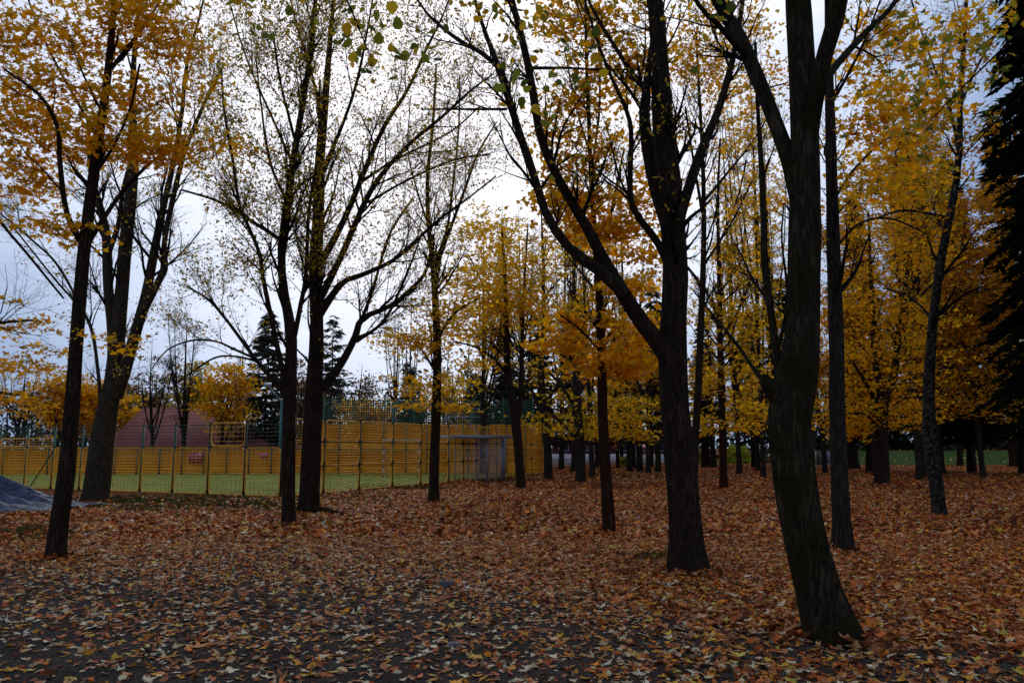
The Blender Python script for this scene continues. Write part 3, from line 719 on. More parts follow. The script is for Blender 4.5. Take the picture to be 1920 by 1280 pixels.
# house with hipped red roof
def tile_mat():
    m, t = new_mat('red_roof_tiles'); L = t.links.new
    tc = N(t, 'ShaderNodeTexCoord'); wv = N(t, 'ShaderNodeTexWave', bands_direction='Z'); wv.inputs['Scale'].default_value = 1.1; wv.inputs['Distortion'].default_value = .6
    nz = N(t, 'ShaderNodeTexNoise'); nz.inputs['Scale'].default_value = 1.2; nz.inputs['Detail'].default_value = 7
    L(tc.outputs['Object'], wv.inputs[0]); L(tc.outputs['Object'], nz.inputs['Vector'])
    c1 = ramp(t, [(.14, .05, .04), (.25, .085, .065), (.36, .13, .10)], False); L(nz.outputs[0], c1.inputs[0])
    mr = N(t, 'ShaderNodeMapRange'); mr.inputs[3].default_value = .72; mr.inputs[4].default_value = 1.1; L(wv.outputs[0], mr.inputs[0])
    sc = N(t, 'ShaderNodeVectorMath', operation='SCALE'); L(c1.outputs[0], sc.inputs[0]); L(mr.outputs[0], sc.inputs['Scale'])
    b = N(t, 'ShaderNodeBsdfPrincipled'); b.inputs['Roughness'].default_value = .9; b.inputs['Specular IOR Level'].default_value = .1; L(sc.outputs[0], b.inputs['Base Color'])
    o = N(t, 'ShaderNodeOutputMaterial'); L(b.outputs[0], o.inputs[0]); return m
ROOF = tile_mat()
PLAST = flat_mat('cream_plaster', (.45, .40, .33), .9)
GLASS = flat_mat('dark_glass', (.02, .025, .03), .2)
def house(name, label, px0, px1, pr0, pr1, ridge_py, eave_py, D, depth, roofm, wallm):
    a, b = P(px0, eave_py, D), P(px1, eave_py, D); r0, r1 = P(pr0, ridge_py, D + depth / 2), P(pr1, ridge_py, D + depth / 2)
    e = empty(name, ((a[0] + b[0]) / 2, D, 0), label, 'house')
    ez = a[2]
    m = MB(); cx = (a[0] + b[0]) / 2; w = b[0] - a[0] - .8
    m.box((cx, D + depth / 2, ez / 2), (w, depth - .8, ez)); m.build('wall', wallm, e, e.location)
    m = MB(); v = [[a[0], D, ez], [b[0], D, ez], [b[0], D + depth, ez], [a[0], D + depth, ez], r0, r1, [a[0], D, ez - .15], [b[0], D, ez - .15], [b[0], D + depth, ez - .15], [a[0], D + depth, ez - .15]]
    m.add(v, [[0, 1, 5, 4], [2, 3, 4, 5], [6, 9, 8, 7], [0, 6, 7, 1], [1, 7, 8, 2], [2, 8, 9, 3], [3, 9, 6, 0]]); m.f.append(np.array([[1, 2, 5], [3, 0, 4]]))
    o = m.build('roof', roofm, e, e.location)
    m = MB(); m.box(((r0[0] * .3 + r1[0] * .7), D + depth / 2 + .3, r0[2] + .1), (.6, .5, 1.0)); m.build('chimney', wallm, o, e.location)
    for k in range(4):
        x = a[0] + (k + .7) * (b[0] - a[0]) / 4.4
        m = MB(); m.box((x, D + .4, ez - 1.1), (1.0, .12, 1.1)); wn = m.build('window', WHITE, e, e.location)
        m = MB(); m.box((x, D + .335, ez - 1.1), (.84, .03, .94)); m.build('pane', GLASS, wn, e.location)
    return e
house('house', 'house with broad red hipped roof behind the court', 190, 520, 268, 372, 764, 840, 60, 9, ROOF, PLAST)
house('house', 'low house with purple brown roof beyond the lawn at right', 1765, 1860, 1790, 1830, 788, 815, 103, 6, flat_mat('purple_roof', (.10, .05, .06), .8), flat_mat('brick_dark', (.20, .10, .10), .9))
# ------------------------------------------------------------------ tarpaulin heap
def tarp():
    rng = np.random.default_rng(4)
    m_, t = new_mat('blue_grey_tarpaulin'); L = t.links.new
    b = N(t, 'ShaderNodeBsdfPrincipled'); b.inputs['Roughness'].default_value = .5
    tc = N(t, 'ShaderNodeTexCoord'); nz = N(t, 'ShaderNodeTexNoise'); nz.inputs['Scale'].default_value = 3.5; nz.inputs['Detail'].default_value = 5
    L(tc.outputs['Object'], nz.inputs['Vector'])
    cr = ramp(t, [(.010, .014, .034), (.030, .040, .080), (.12, .14, .22)], False); L(nz.outputs[0], cr.inputs[0]); L(cr.outputs[0], b.inputs['Base Color'])
    mp = N(t, 'ShaderNodeMapping'); mp.inputs['Rotation'].default_value = (0, 0, .25); mp.inputs['Scale'].default_value = (.8, 5, 2); L(tc.outputs['Object'], mp.inputs[0])
    n3 = N(t, 'ShaderNodeTexNoise'); n3.inputs['Scale'].default_value = 1.6; n3.inputs['Detail'].default_value = 5; n3.inputs['Distortion'].default_value = 1.2; L(mp.outputs[0], n3.inputs['Vector'])
    bp = N(t, 'ShaderNodeBump'); bp.inputs['Strength'].default_value = 1.0; bp.inputs['Distance'].default_value = .22; L(n3.outputs[0], bp.inputs['Height']); L(bp.outputs[0], b.inputs['Normal'])
    o = N(t, 'ShaderNodeOutputMaterial'); L(b.outputs[0], o.inputs[0])
    c = G(-60, 955); nx, ny = 260, 140
    X = np.linspace(-3.2, 2.75, nx)[None] + np.zeros((ny, 1)); Y = np.linspace(-1.05, 1.7, ny)[:, None] + np.zeros((1, nx))
    xx = (X + 3.2) / 5.95
    top = np.interp(X, [-3.2, -1.8, .3, 1.1, 2.0, 2.75], [.25, .95, .98, .62, .30, .03])
    prof = np.clip(1 - np.abs((Y - .35) / 1.35) ** 1.4, 0, 1) ** .7
    ph = Y * 13 + X * 2.2 + 1.3 * np.sin(X * 1.1) + .8 * np.sin(Y * 3)
    fold = 1 - 1.9 * np.abs(np.sin(ph * .5)) ** .7 - .5 * np.abs(np.sin(ph * 1.1 + 1.5 * np.sin(X * 1.5))) ** .6 + .35 * np.sin(ph * 2.1 + 1.7 * X) + .25 * np.sin(ph * .53 + 3 * X)
    Z = top * prof * (.84 + .17 * fold) + .02 + .05 * np.abs(np.sin(X * 4 + Y * 5)) * prof
    edge = .18 * np.sin(X * 3.1) + .1 * np.sin(X * 7.7)
    Yw = Y + edge * (1 - prof)
    v = np.stack([X + c[0] + .12 * np.sin(Y * 5), Yw + c[1], Z], -1).reshape(-1, 3)
    i, j = np.meshgrid(np.arange(ny - 1), np.arange(nx - 1), indexing='ij'); k = i * nx + j
    m = MB(); m.add(v, np.stack([k, k + 1, k + nx + 1, k + nx], -1).reshape(-1, 4))
    base = np.array([c[0], c[1], 0])
    o = m.build('tarpaulin', m_, None, base, smooth=True); tag(o, 'crumpled blue grey tarpaulin heaped on the ground at left edge', 'tarpaulin')
    so = o.modifiers.new('thick', 'SOLIDIFY'); so.thickness = .012
tarp()

# ------------------------------------------------------------------ the trees one can tell apart
tree('maple_tree', 'slim leaning maple with dark trunk and dense orange leaves at far left', 'tree', None,
     [(104, 1047, 36), (116, 950, 33), (127, 860, 31), (142, 660, 26), (160, 450, 24), (184, 270, 19), (203, 130, 15), (215, 0, 12)],
     [([(158, 465, 14), (125, 400, 11), (112, 300, 10), (108, 240, 9), (75, 180, 7), (8, 130, 5)], 0, -1.0),
      ([(165, 455, 12), (200, 400, 9), (238, 350, 8), (290, 300, 6), (350, 270, 4)], 0, .8),
      ([(200, 140, 9), (235, 95, 8), (270, 50, 6), (300, 0, 5)], 0, .6),
      ([(185, 262, 8), (150, 200, 6), (100, 110, 5), (60, 20, 4)], 0, 1.0),
      ([(176, 330, 8), (215, 270, 6), (245, 200, 5), (262, 120, 4)], 0, -1)],
     seed=2, l1=30, l2=5, l3=3, len1=(.7, 1.7), len2=(.4, .8), len3=(.2, .4), hmin=3.6,
     leafmat=ORANGE, mleaf=.125, mshape=MAPLE, mspread=.20, mper=13, sides=18,
     masses=[(40, 70, 90, 60, 30), (60, 200, 90, 60, 36), (20, 290, 60, 45, 18), (160, 60, 80, 50, 22), (260, 40, 90, 45, 38), (320, 80, 70, 50, 20),
             (120, 260, 80, 50, 24), (230, 190, 70, 50, 20), (240, 270, 80, 50, 30), (310, 280, 70, 35, 22), (60, 340, 70, 30, 16), (110, 430, 70, 24, 15), (350, 170, 60, 50, 10),
             (420, 265, 50, 10, 5), (205, 640, 16, 32, 4, 0), (150, 150, 80, 60, 16), (100, -60, 200, 60, 24), (330, -50, 120, 50, 12)])
tree('maple_tree', 'maple outside the left edge whose orange sprays hang above the court fence', 'tree', None,
     [(-190, 1010, 40), (-180, 850, 36), (-170, 600, 30), (-160, 300, 20), (-150, 50, 12)],
     [([(-175, 700, 16), (-100, 640, 10), (-30, 610, 7), (60, 600, 4)], 0, -.5), ([(-175, 760, 14), (-80, 730, 9), (20, 738, 6), (95, 746, 3)], 0, .4),
      ([(-165, 480, 14), (-60, 360, 9), (20, 440, 6), (120, 560, 4)], 0, 1.5)],
     seed=3, l1=24, l2=5, l3=4, len1=(.9, 1.8), leafmat=ORANGE, mleaf=.12, mshape=MAPLE, mspread=.15, mper=10,
     masses=[(15, 615, 45, 22, 7), (75, 605, 30, 20, 5), (25, 690, 50, 25, 10), (90, 660, 30, 25, 6), (20, 750, 45, 25, 12), (100, 700, 20, 20, 4), (80, 770, 30, 20, 4), (10, 560, 20, 10, 2)])
tree('linden_tree', 'thick multi stemmed tree at left beside the tarpaulin', 'tree', None,
     [(177, 941, 50), (184, 880, 47), (198, 790, 41), (214, 700, 32), (223, 600, 27), (232, 500, 26), (242, 400, 24), (250, 300, 20), (248, 180, 13), (255, 60, 9), (262, 0, 7)],
     [([(208, 740, 26), (212, 640, 20), (203, 540, 19), (200, 450, 18), (188, 390, 14), (170, 320, 10), (165, 220, 7)], 0, .6),
      ([(215, 745, 30), (250, 640, 22), (272, 560, 20), (288, 480, 17), (303, 400, 14), (322, 320, 11), (340, 220, 9), (350, 120, 7), (372, 40, 5)], 0, -.8),
      ([(270, 580, 16), (296, 530, 14), (308, 503, 15), (308, 460, 11), (318, 400, 11), (345, 290, 9), (385, 190, 7), (420, 120, 4)], -.5, -1.2),
      ([(205, 470, 12), (222, 420, 10), (232, 350, 8), (260, 250, 6)], 0, 1.2),
      ([(190, 800, 9), (184, 700, 7), (165, 600, 6), (100, 520, 4), (20, 420, 3)], 0, 1.5),
      ([(165, 600, 6), (110, 500, 5), (60, 450, 4), (0, 400, 3)], 1, 2)],
     seed=4, bark=BARKS, l1=110, l2=7, l3=5, len1=(1.5, 3.2), len2=(.8, 1.6), len3=(.35, .8), hmin=3.5, leafmat=OLIVE, leaf=.075, nleaf=.5, shape=LIND, sides=20)
tree('linden_tree', 'slender dark tree with long arching limbs in front of the thicker rooted trunk', 'tree', None,
     [(540, 985, 27), (541, 900, 25), (543, 760, 26), (546, 680, 24), (545, 620, 22), (533, 550, 18), (527, 480, 16), (538, 390, 17), (552, 290, 14), (570, 180, 12), (585, 80, 10), (592, 0, 8)],
     [([(545, 760, 13), (532, 707, 11), (512, 612, 10), (493, 520, 9), (487, 475, 8), (458, 407, 7), (448, 380, 6), (435, 292, 6), (420, 206, 5), (415, 130, 4)], 0, -1.0),
      ([(530, 452, 9), (487, 424, 8), (412, 379, 6), (341, 356, 4)], 0, .6),
      ([(542, 748, 11), (480, 674, 8), (424, 599, 6), (390, 561, 5), (350, 537, 3)], 0, 1.0),
      ([(478, 672, 5), (440, 655, 5), (405, 640, 4), (360, 638, 4), (315, 655, 3), (285, 690, 2)], .5, 1.2),
      ([(480, 676, 5), (440, 668, 4), (405, 670, 4), (367, 692, 3), (325, 724, 2)], .5, -.4),
      ([(550, 640, 11), (562, 580, 10), (574, 512, 8), (579, 400, 7), (596, 280, 6), (600, 150, 5)], 0, .8),
      ([(545, 300, 6), (510, 220, 5), (470, 130, 4), (440, 40, 3)], 0, 1), ([(552, 260, 6), (525, 150, 5), (512, 60, 4)], 0, -.8),
      ([(538, 380, 7), (505, 300, 5), (490, 200, 4), (480, 110, 3)], 0, -.4)],
     seed=5, l1=120, l2=7, l3=5, len1=(.9, 2.2), len2=(.5, 1.1), len3=(.22, .55), ang=(15, 42), hmin=3.2, up=.3, leafmat=OLIVE, leaf=.068, nleaf=2.6, shape=OVAL, sides=16,
     masses=[(450, 480, 60, 60, 26), (500, 420, 60, 60, 20), (560, 340, 60, 60, 16), (480, 300, 90, 90, 28), (450, 120, 90, 100, 36), (560, 120, 90, 110, 36), (530, 10, 140, 60, 44), (420, 230, 60, 60, 16)], mleaf=.07, mshape=OVAL, mspread=.2, mper=16)
tree('linden_tree', 'sturdy dark tree with exposed root and wide fan of ascending limbs left of centre', 'tree', None,
     [(578, 962, 42), (580, 930, 38), (583, 860, 38), (588, 750, 36), (592, 680, 31), (593, 600, 27), (592, 500, 26), (597, 400, 24), (600, 300, 20), (612, 160, 14), (622, 40, 9), (625, 0, 8)],
     [([(605, 728, 20), (640, 681, 16), (666, 632, 14), (680, 597, 12), (734, 572, 9), (782, 531, 8), (801, 501, 6), (812, 440, 4)], 0, 1.2),
      ([(594, 600, 15), (640, 533, 11), (677, 516, 10), (734, 490, 8), (782, 449, 7), (824, 411, 6), (880, 370, 4), (930, 330, 3)], 0, -1.4),
      ([(598, 500, 16), (640, 422, 13), (677, 337, 11), (719, 240, 9), (764, 169, 7), (797, 97, 6), (830, 30, 4)], 0, 1.0),
      ([(600, 560, 15), (640, 480, 13), (696, 356, 11), (764, 274, 8), (827, 221, 7), (884, 169, 5), (925, 139, 3)], 0, -.6),
      ([(672, 615, 8), (700, 540, 6), (730, 440, 5), (775, 370, 4)], .6, 2.0),
      ([(668, 640, 8), (720, 600, 6), (760, 520, 5), (790, 440, 3)], .4, .2),
      ([(600, 330, 9), (640, 240, 7), (670, 150, 6), (690, 50, 4)], 0, -1.2), ([(603, 260, 8), (590, 160, 6), (560, 60, 5), (545, 0, 4)], 0, 1.0),
      ([(690, 380, 6), (760, 340, 5), (850, 300, 4), (920, 290, 3)], 0, 0.8), ([(680, 340, 6), (740, 300, 5), (840, 250, 4), (900, 200, 3)], 0.7, 2),
      ([(592, 955, 16), (612, 957, 13), (640, 962, 7), (660, 963, 3)], -.2, -.6, 0)],
     seed=6, l1=190, l2=7, l3=5, len1=(1.0, 2.6), len2=(.55, 1.3), len3=(.25, .6), ang=(15, 42), hmin=3.4, up=.3, leafmat=OLIVE, leaf=.070, nleaf=2.2, shape=OVAL, sides=20,
     masses=[(700, 470, 60, 70, 16), (650, 400, 70, 60, 14), (620, 470, 40, 60, 10), (760, 400, 60, 60, 10), (660, 200, 100, 120, 46), (790, 160, 110, 110, 50), (840, 290, 90, 80, 34), (740, 40, 130, 60, 50), (650, 40, 70, 60, 30), (900, 120, 60, 80, 20), (720, 320, 80, 70, 20)], mleaf=.07, mshape=OVAL, mspread=.22, mper=14)
tree('maple_tree', 'straight slim tree with forked top standing before the court fence', 'tree', None,
     [(813, 943, 21), (815, 860, 19), (818, 760, 18), (820, 660, 17), (816, 560, 14), (813, 500, 13), (803, 420, 9), (802, 330, 8), (812, 230, 6), (818, 120, 4)],
     [([(815, 510, 9), (840, 440, 7), (870, 360, 6), (895, 290, 5), (930, 230, 3)], 0, -1), ([(813, 500, 8), (838, 430, 6), (850, 340, 5), (860, 240, 4), (862, 140, 3)], 0, .9),
      ([(818, 640, 7), (850, 590, 5), (895, 560, 3)], 0, -.6), ([(819, 700, 6), (785, 650, 4), (740, 620, 3)], 0, .6), ([(805, 430, 5), (780, 350, 4), (765, 280, 3), (770, 180, 2)], 0, .4)],
     seed=7, l1=55, l2=6, l3=4, len1=(1.0, 2.6), len2=(.5, 1.2), hmin=3.6, up=.4, leafmat=OLIVE, leaf=.075, nleaf=1.6, mmat=GOLD, mleaf=.12, mspread=.26, mper=14,
     masses=[(800, 720, 60, 30, 16), (850, 760, 50, 18, 9), (745, 640, 60, 22, 14), (830, 600, 60, 40, 16), (870, 540, 40, 60, 14), (780, 760, 30, 20, 5), (800, 650, 50, 30, 12)])
tree('maple_tree', 'golden maple with low forked dark trunk just right of the court shelter', 'tree', None,
     [(977, 918, 19), (975, 880, 18), (970, 820, 19), (962, 760, 17), (952, 690, 13), (950, 600, 10), (946, 500, 7), (940, 420, 4)],
     [([(968, 800, 12), (976, 740, 11), (978, 680, 9), (980, 600, 7), (985, 500, 5), (990, 420, 3)], 0, .6), ([(950, 700, 7), (925, 672, 6), (890, 650, 4), (850, 640, 3)], 0, -1.5),
      ([(980, 620, 6), (1020, 560, 4), (1060, 510, 3)], 0, 1.5), ([(950, 600, 6), (910, 540, 4), (880, 480, 3)], 0, 1)],
     seed=8, l1=40, l2=5, l3=3, len1=(1.2, 2.4), hmin=4.5, leafmat=GOLD, mleaf=.15, mspread=.42, mper=16,
     masses=[(940, 470, 110, 50, 34), (880, 560, 60, 40, 18), (960, 560, 90, 34, 38), (1010, 500, 60, 50, 16), (860, 620, 70, 30, 20), (960, 600, 90, 24, 18), (900, 680, 50, 25, 8), (1050, 580, 50, 30, 10), (900, 430, 80, 30, 14), (920, 520, 100, 22, 24)])
tree('maple_tree', 'yellowing maple at the court corner, left of two similar dark trunks', 'tree', None,
     [(1028, 900, 18), (1027, 850, 17), (1022, 780, 17), (1015, 700, 13), (1020, 600, 9), (1018, 480, 6), (1015, 400, 3)],
     [([(1020, 780, 9), (990, 720, 6), (960, 690, 4)], 0, 1), ([(1020, 760, 9), (1060, 700, 6), (1090, 640, 4)], 0, -1.4)],
     seed=9, bark=BARKG, l1=46, l2=5, l3=3, len1=(1.4, 3), hmin=5, leafmat=OLIVE, leaf=.09, nleaf=.8, mmat=GOLD, mleaf=.16, mspread=.42, mper=14,
     masses=[(1030, 790, 50, 24, 10), (1050, 740, 40, 30, 8), (1000, 700, 50, 30, 8)])
tree('maple_tree', 'yellowing maple with upright grey trunk between the court corner and the slim dark trunk', 'tree', None,
     [(1089, 905, 21), (1088, 850, 19), (1084, 780, 18), (1080, 690, 14), (1075, 590, 10), (1078, 450, 6), (1075, 380, 4)],
     [([(1083, 770, 9), (1050, 720, 6), (1020, 690, 4)], 0, 1), ([(1083, 740, 9), (1120, 680, 6), (1150, 620, 4)], 0, 1), ([(1080, 820, 6), (1060, 800, 5), (1030, 770, 4)], 0, -1)],
     seed=10, bark=BARKG, l1=46, l2=5, l3=3, len1=(1.4, 3), hmin=5, leafmat=OLIVE, leaf=.09, nleaf=.8, mmat=GOLD, mleaf=.16, mspread=.42, mper=14,
     masses=[(1110, 760, 50, 20, 7), (1150, 795, 60, 28, 16), (1200, 770, 50, 34, 16), (1060, 800, 30, 24, 8), (1120, 815, 60, 14, 8), (1210, 815, 40, 14, 8)])
tree('maple_tree', 'slim straight maple with orange sprays behind the forked limb of the big central tree', 'tree', None,
     [(1142, 997, 26), (1138, 930, 24), (1133, 850, 22), (1130, 760, 20), (1128, 660, 18), (1124, 560, 16), (1117, 470, 13), (1109, 350, 10), (1104, 220, 9), (1099, 100, 7), (1098, 0, 6)],
     [([(1115, 450, 9), (1145, 400, 8), (1158, 340, 6), (1170, 280, 4)], 0, .8), ([(1128, 660, 6), (1090, 620, 5), (1050, 590, 3)], 0, -1), ([(1130, 640, 6), (1170, 600, 4), (1210, 560, 3)], 0, 1),
      ([(1108, 330, 5), (1124, 200, 5), (1122, 80, 4)], 0, .5), ([(1110, 300, 6), (1080, 200, 4), (1060, 100, 3)], 0, 1)],
     seed=12, bark=BARKR, l1=50, l2=5, l3=3, len1=(.8, 2.0), hmin=3.2, up=.2, leafmat=ORANGE, mleaf=.13, mspread=.24, mper=14, mshape=MAPLE8,
     masses=[(1070, 650, 60, 30, 16), (1140, 680, 80, 30, 22), (1090, 600, 60, 26, 14), (1190, 640, 60, 30, 12), (1080, 400, 80, 60, 26), (1180, 420, 60, 60, 20), (1090, 290, 70, 40, 14), (1160, 540, 60, 30, 12), (1050, 360, 50, 60, 12),
             (1120, 160, 100, 60, 20), (1180, 700, 60, 24, 8), (1210, 480, 40, 40, 8), (1060, 60, 90, 50, 10), (1210, 340, 40, 50, 8), (1190, 610, 50, 30, 7), (1040, 240, 80, 70, 14), (1120, 30, 120, 50, 20), (1190, 120, 60, 60, 12), (1130, 440, 80, 40, 14)])
tree('linden_tree', 'large central tree with broad dark trunk and a heavy limb forking to the left', 'tree', None,
     [(1291, 1069, 78), (1287, 1030, 68), (1282, 950, 62), (1273, 850, 60), (1265, 740, 57), (1262, 640, 56), (1266, 540, 50), (1262, 440, 50), (1252, 330, 50), (1243, 230, 44), (1238, 120, 36), (1228, 0, 32)],
     [([(1262, 690, 40), (1236, 645, 36), (1200, 600, 32), (1162, 540, 30), (1128, 480, 24), (1097, 420, 21), (1060, 360, 20), (1030, 300, 18), (1011, 244, 17), (996, 150, 17), (972, 45, 14), (959, 0, 13)], 0, -1.6),
      ([(1175, 555, 26), (1127, 508, 26), (1071, 469, 20), (1026, 405, 18), (1000, 326, 17), (972, 244, 16), (951, 176, 15), (932, 120, 13), (912, 67, 9), (890, 0, 7)], -.7, .6),
      ([(934, 125, 10), (900, 98, 10), (865, 79, 9), (822, 46, 7), (788, 8, 5)], .5, 1.4),
      ([(1270, 430, 26), (1281, 385, 22), (1313, 290, 20), (1347, 206, 16), (1366, 140, 14), (1376, 100, 12), (1390, 20, 10)], 0, 1.0),
      ([(1250, 490, 16), (1230, 450, 15), (1190, 396, 14), (1181, 350, 12), (1184, 262, 10), (1176, 210, 9), (1140, 131, 7), (1105, 30, 5)], 0, -1.0),
      ([(1255, 430, 32), (1228, 337, 30), (1208, 225, 24), (1211, 170, 18), (1190, 145, 11), (1140, 67, 8), (1105, 5, 6)], 0, .9),
      ([(1210, 165, 16), (1222, 90, 13), (1235, 0, 10)], .7, 1.4),
      ([(995, 128, 8), (1070, 128, 5), (1130, 131, 4), (1200, 130, 3)], -1.2, .4), ([(950, 205, 6), (890, 205, 5), (790, 205, 3)], .2, .9)],
     seed=13, bark=BARK, l1=110, l2=6, l3=4, len1=(.6, 1.7), len2=(.35, .9), len3=(.15, .4), hmin=3.6, up=.25, flare=.2, leafmat=OLIVE, leaf=.06, nleaf=.8, sides=28,
     masses=[(1020, 40, 90, 60, 8, 1.2), (900, 20, 80, 30, 5)], mleaf=.10, mspread=.22, mper=6, mshape=LIND)
tree('linden_tree', 'massive leaning foreground tree with burl and forked limb on the right', 'tree', None,
     [(1562, 1196, 108), (1545, 1140, 90), (1520, 1050, 82), (1498, 950, 78), (1486, 860, 80), (1480, 790, 84), (1490, 720, 84), (1503, 650, 68), (1508, 550, 62), (1509, 450, 64), (1509, 350, 58), (1507, 230, 56), (1502, 120, 54), (1496, 0, 52)],
     [([(1495, 370, 34), (1480, 305, 32), (1455, 235, 30), (1418, 140, 30), (1385, 65, 28), (1346, 0, 26)], 0, .7),
      ([(1408, 112, 14), (1380, 85, 13), (1345, 45, 11), (1300, -5, 9)], .5, -.3),
      ([(1515, 290, 30), (1528, 190, 34), (1545, 110, 34), (1560, 60, 34), (1575, -5, 34)], 0, -.5),
      ([(1535, 175, 22), (1562, 130, 16), (1617, 67, 13), (1681, 0, 10)], -.2, .9),
      ([(1478, 752, 48), (1452, 735, 36), (1438, 716, 27), (1434, 704, 14)], 0, -.1, 0),
      ([(1462, 735, 18), (1457, 675, 16), (1446, 590, 15), (1434, 494, 15), (1432, 412, 13), (1427, 300, 11), (1421, 206, 8), (1416, 80, 6)], 0, .9),
      ([(1444, 722, 11), (1420, 700, 9), (1385, 650, 7), (1345, 600, 5), (1300, 545, 3)], -.1, .7), ([(1456, 668, 8), (1476, 560, 6), (1466, 450, 4), (1470, 380, 3)], .1, .5)],
     seed=14, bark=BARKM, l1=34, l2=5, l3=4, len1=(.5, 1.2), len2=(.3, .6), len3=(.12, .3), hmin=2.8, flare=.10, leafmat=OLIVE, leaf=.05, nleaf=.3, sides=36)
tree('maple_tree', 'straight tall trunk immediately behind the massive leaning tree', 'tree', None,
     [(1580, 1033, 42), (1578, 980, 36), (1574, 880, 33), (1570, 760, 31), (1567, 620, 29), (1563, 480, 27), (1560, 350, 24), (1556, 200, 20), (1553, 80, 16), (1552, 0, 14)],
     [([(1560, 380, 7), (1600, 320, 6), (1650, 270, 4), (1700, 240, 3)], 0, 1), ([(1563, 470, 6), (1610, 420, 5), (1670, 410, 4), (1740, 440, 3)], 0, .6), ([(1556, 200, 8), (1600, 120, 6), (1640, 30, 4)], 0, -1)],
     seed=15, bark=BARKG, l1=34, l2=5, l3=3, len1=(.8, 1.8), hmin=3.8, leafmat=ORANGE, mleaf=.12, mspread=.22, mper=11, mshape=MAPLE8,
     masses=[(1640, 250, 60, 60, 14), (1720, 200, 80, 70, 18), (1620, 150, 50, 60, 7), (1600, 350, 30, 60, 8), (1690, 330, 70, 60, 14), (1760, 130, 80, 60, 10), (1660, 60, 90, 50, 14), (1800, 40, 90, 40, 10)])
tree('birch_tree', 'crooked mottled pale trunk standing near the right edge', 'tree', None,
     [(1762, 968, 27), (1757, 920, 26), (1748, 850, 27), (1741, 770, 24), (1742, 700, 21), (1748, 620, 19), (1756, 550, 18), (1765, 480, 17), (1782, 400, 15), (1797, 310, 13), (1800, 210, 12), (1806, 110, 9), (1812, 0, 7)],
     [([(1780, 410, 8), (1740, 400, 6), (1690, 395, 5), (1640, 410, 3)], 0, -1), ([(1798, 290, 7), (1780, 200, 6), (1745, 110, 4), (1715, 20, 3)], 0, 1), ([(1800, 200, 6), (1830, 130, 5), (1870, 60, 3)], 0, -.6),
      ([(1750, 600, 6), (1710, 560, 4), (1660, 540, 3)], 0, 1)],
     seed=16, bark=BIRCH, flare=.2, l1=50, l2=5, l3=4, len1=(1, 2.2), hmin=4, up=.3, leafmat=OLIVE, leaf=.06, nleaf=.5, mmat=DIMORANGE, mleaf=.12, mspread=.3, mper=12,
     masses=[(1850, 250, 60, 60, 10), (1730, 300, 70, 60, 12), (1860, 380, 50, 60, 12), (1700, 420, 60, 50, 10), (1830, 130, 60, 50, 8)])
tree('maple_tree', 'black trunked maple with forked crown of deep orange leaves, right of the straight tall trunk', 'tree', None,
     [(1655, 909, 30), (1654, 870, 27), (1652, 800, 25), (1656, 745, 24), (1642, 690, 13), (1636, 600, 9), (1632, 500, 7), (1628, 400, 4)],
     [([(1656, 755, 18), (1676, 700, 15), (1686, 620, 12), (1700, 520, 8), (1712, 400, 6), (1715, 300, 4)], 0, .8), ([(1650, 770, 10), (1625, 720, 8), (1600, 680, 5)], 0, -1.2), ([(1650, 800, 6), (1620, 776, 5), (1590, 775, 3)], 0, -1),
      ([(1690, 600, 7), (1740, 540, 5), (1790, 500, 4)], .4, 1.5)],
     seed=17, l1=36, l2=5, l3=3, len1=(1.2, 2.6), hmin=4, leafmat=ORANGE, mleaf=.16, mspread=.42, mper=17,
     masses=[(1620, 560, 90, 70, 40), (1690, 470, 100, 70, 46), (1640, 660, 90, 50, 34), (1620, 780, 50, 34, 16), (1700, 590, 90, 60, 34), (1610, 440, 70, 70, 26), (1700, 370, 100, 60, 34), (1600, 720, 40, 40, 12), (1720, 690, 70, 40, 14), (1640, 300, 90, 50, 22), (1700, 780, 40, 30, 14), (1600, 810, 36, 26, 12), (1560, 770, 50, 40, 12), (1690, 740, 60, 40, 16)])
tree('maple_tree', 'black trunked maple half hidden behind the mottled pale trunk', 'tree', None,
     [(1730, 896, 24), (1726, 850, 20), (1718, 780, 18), (1712, 700, 14), (1715, 600, 10), (1710, 450, 6), (1705, 350, 4)],
     [([(1718, 760, 9), (1760, 700, 6), (1800, 640, 4)], 0, -1), ([(1714, 700, 7), (1690, 640, 5), (1670, 580, 3)], 0, 1)],
     seed=18, l1=36, l2=5, l3=3, len1=(1.4, 3), hmin=5, leafmat=DIMORANGE, mleaf=.17, mspread=.5, mper=16,
     masses=[(1820, 560, 110, 70, 44), (1850, 470, 110, 60, 30), (1800, 660, 90, 50, 28), (1760, 400, 100, 60, 24), (1850, 640, 80, 60, 20), (1870, 360, 80, 50, 12), (1780, 760, 60, 40, 18), (1880, 740, 60, 50, 20)])
tree('maple_tree', 'low spreading orange maple in front of the lawn near the right edge', 'tree', None,
     [(1800, 875, 12), (1799, 840, 11), (1796, 790, 10), (1800, 730, 8), (1810, 640, 5), (1815, 560, 3)],
     [([(1797, 790, 6), (1840, 750, 4), (1890, 720, 3)], 0, -1), ([(1797, 780, 5), (1770, 740, 3), (1740, 720, 2)], 0, 1)],
     seed=19, l1=36, l2=4, l3=0, len1=(1.4, 3), hmin=3.5, leafmat=DIMORANGE, mleaf=.17, mspread=.5, mper=17,
     masses=[(1840, 730, 90, 45, 44), (1800, 790, 60, 22, 20), (1880, 780, 60, 22, 16), (1900, 680, 50, 60, 22), (1850, 812, 70, 16, 20), (1760, 730, 40, 30, 12), (1760, 800, 40, 20, 10)])
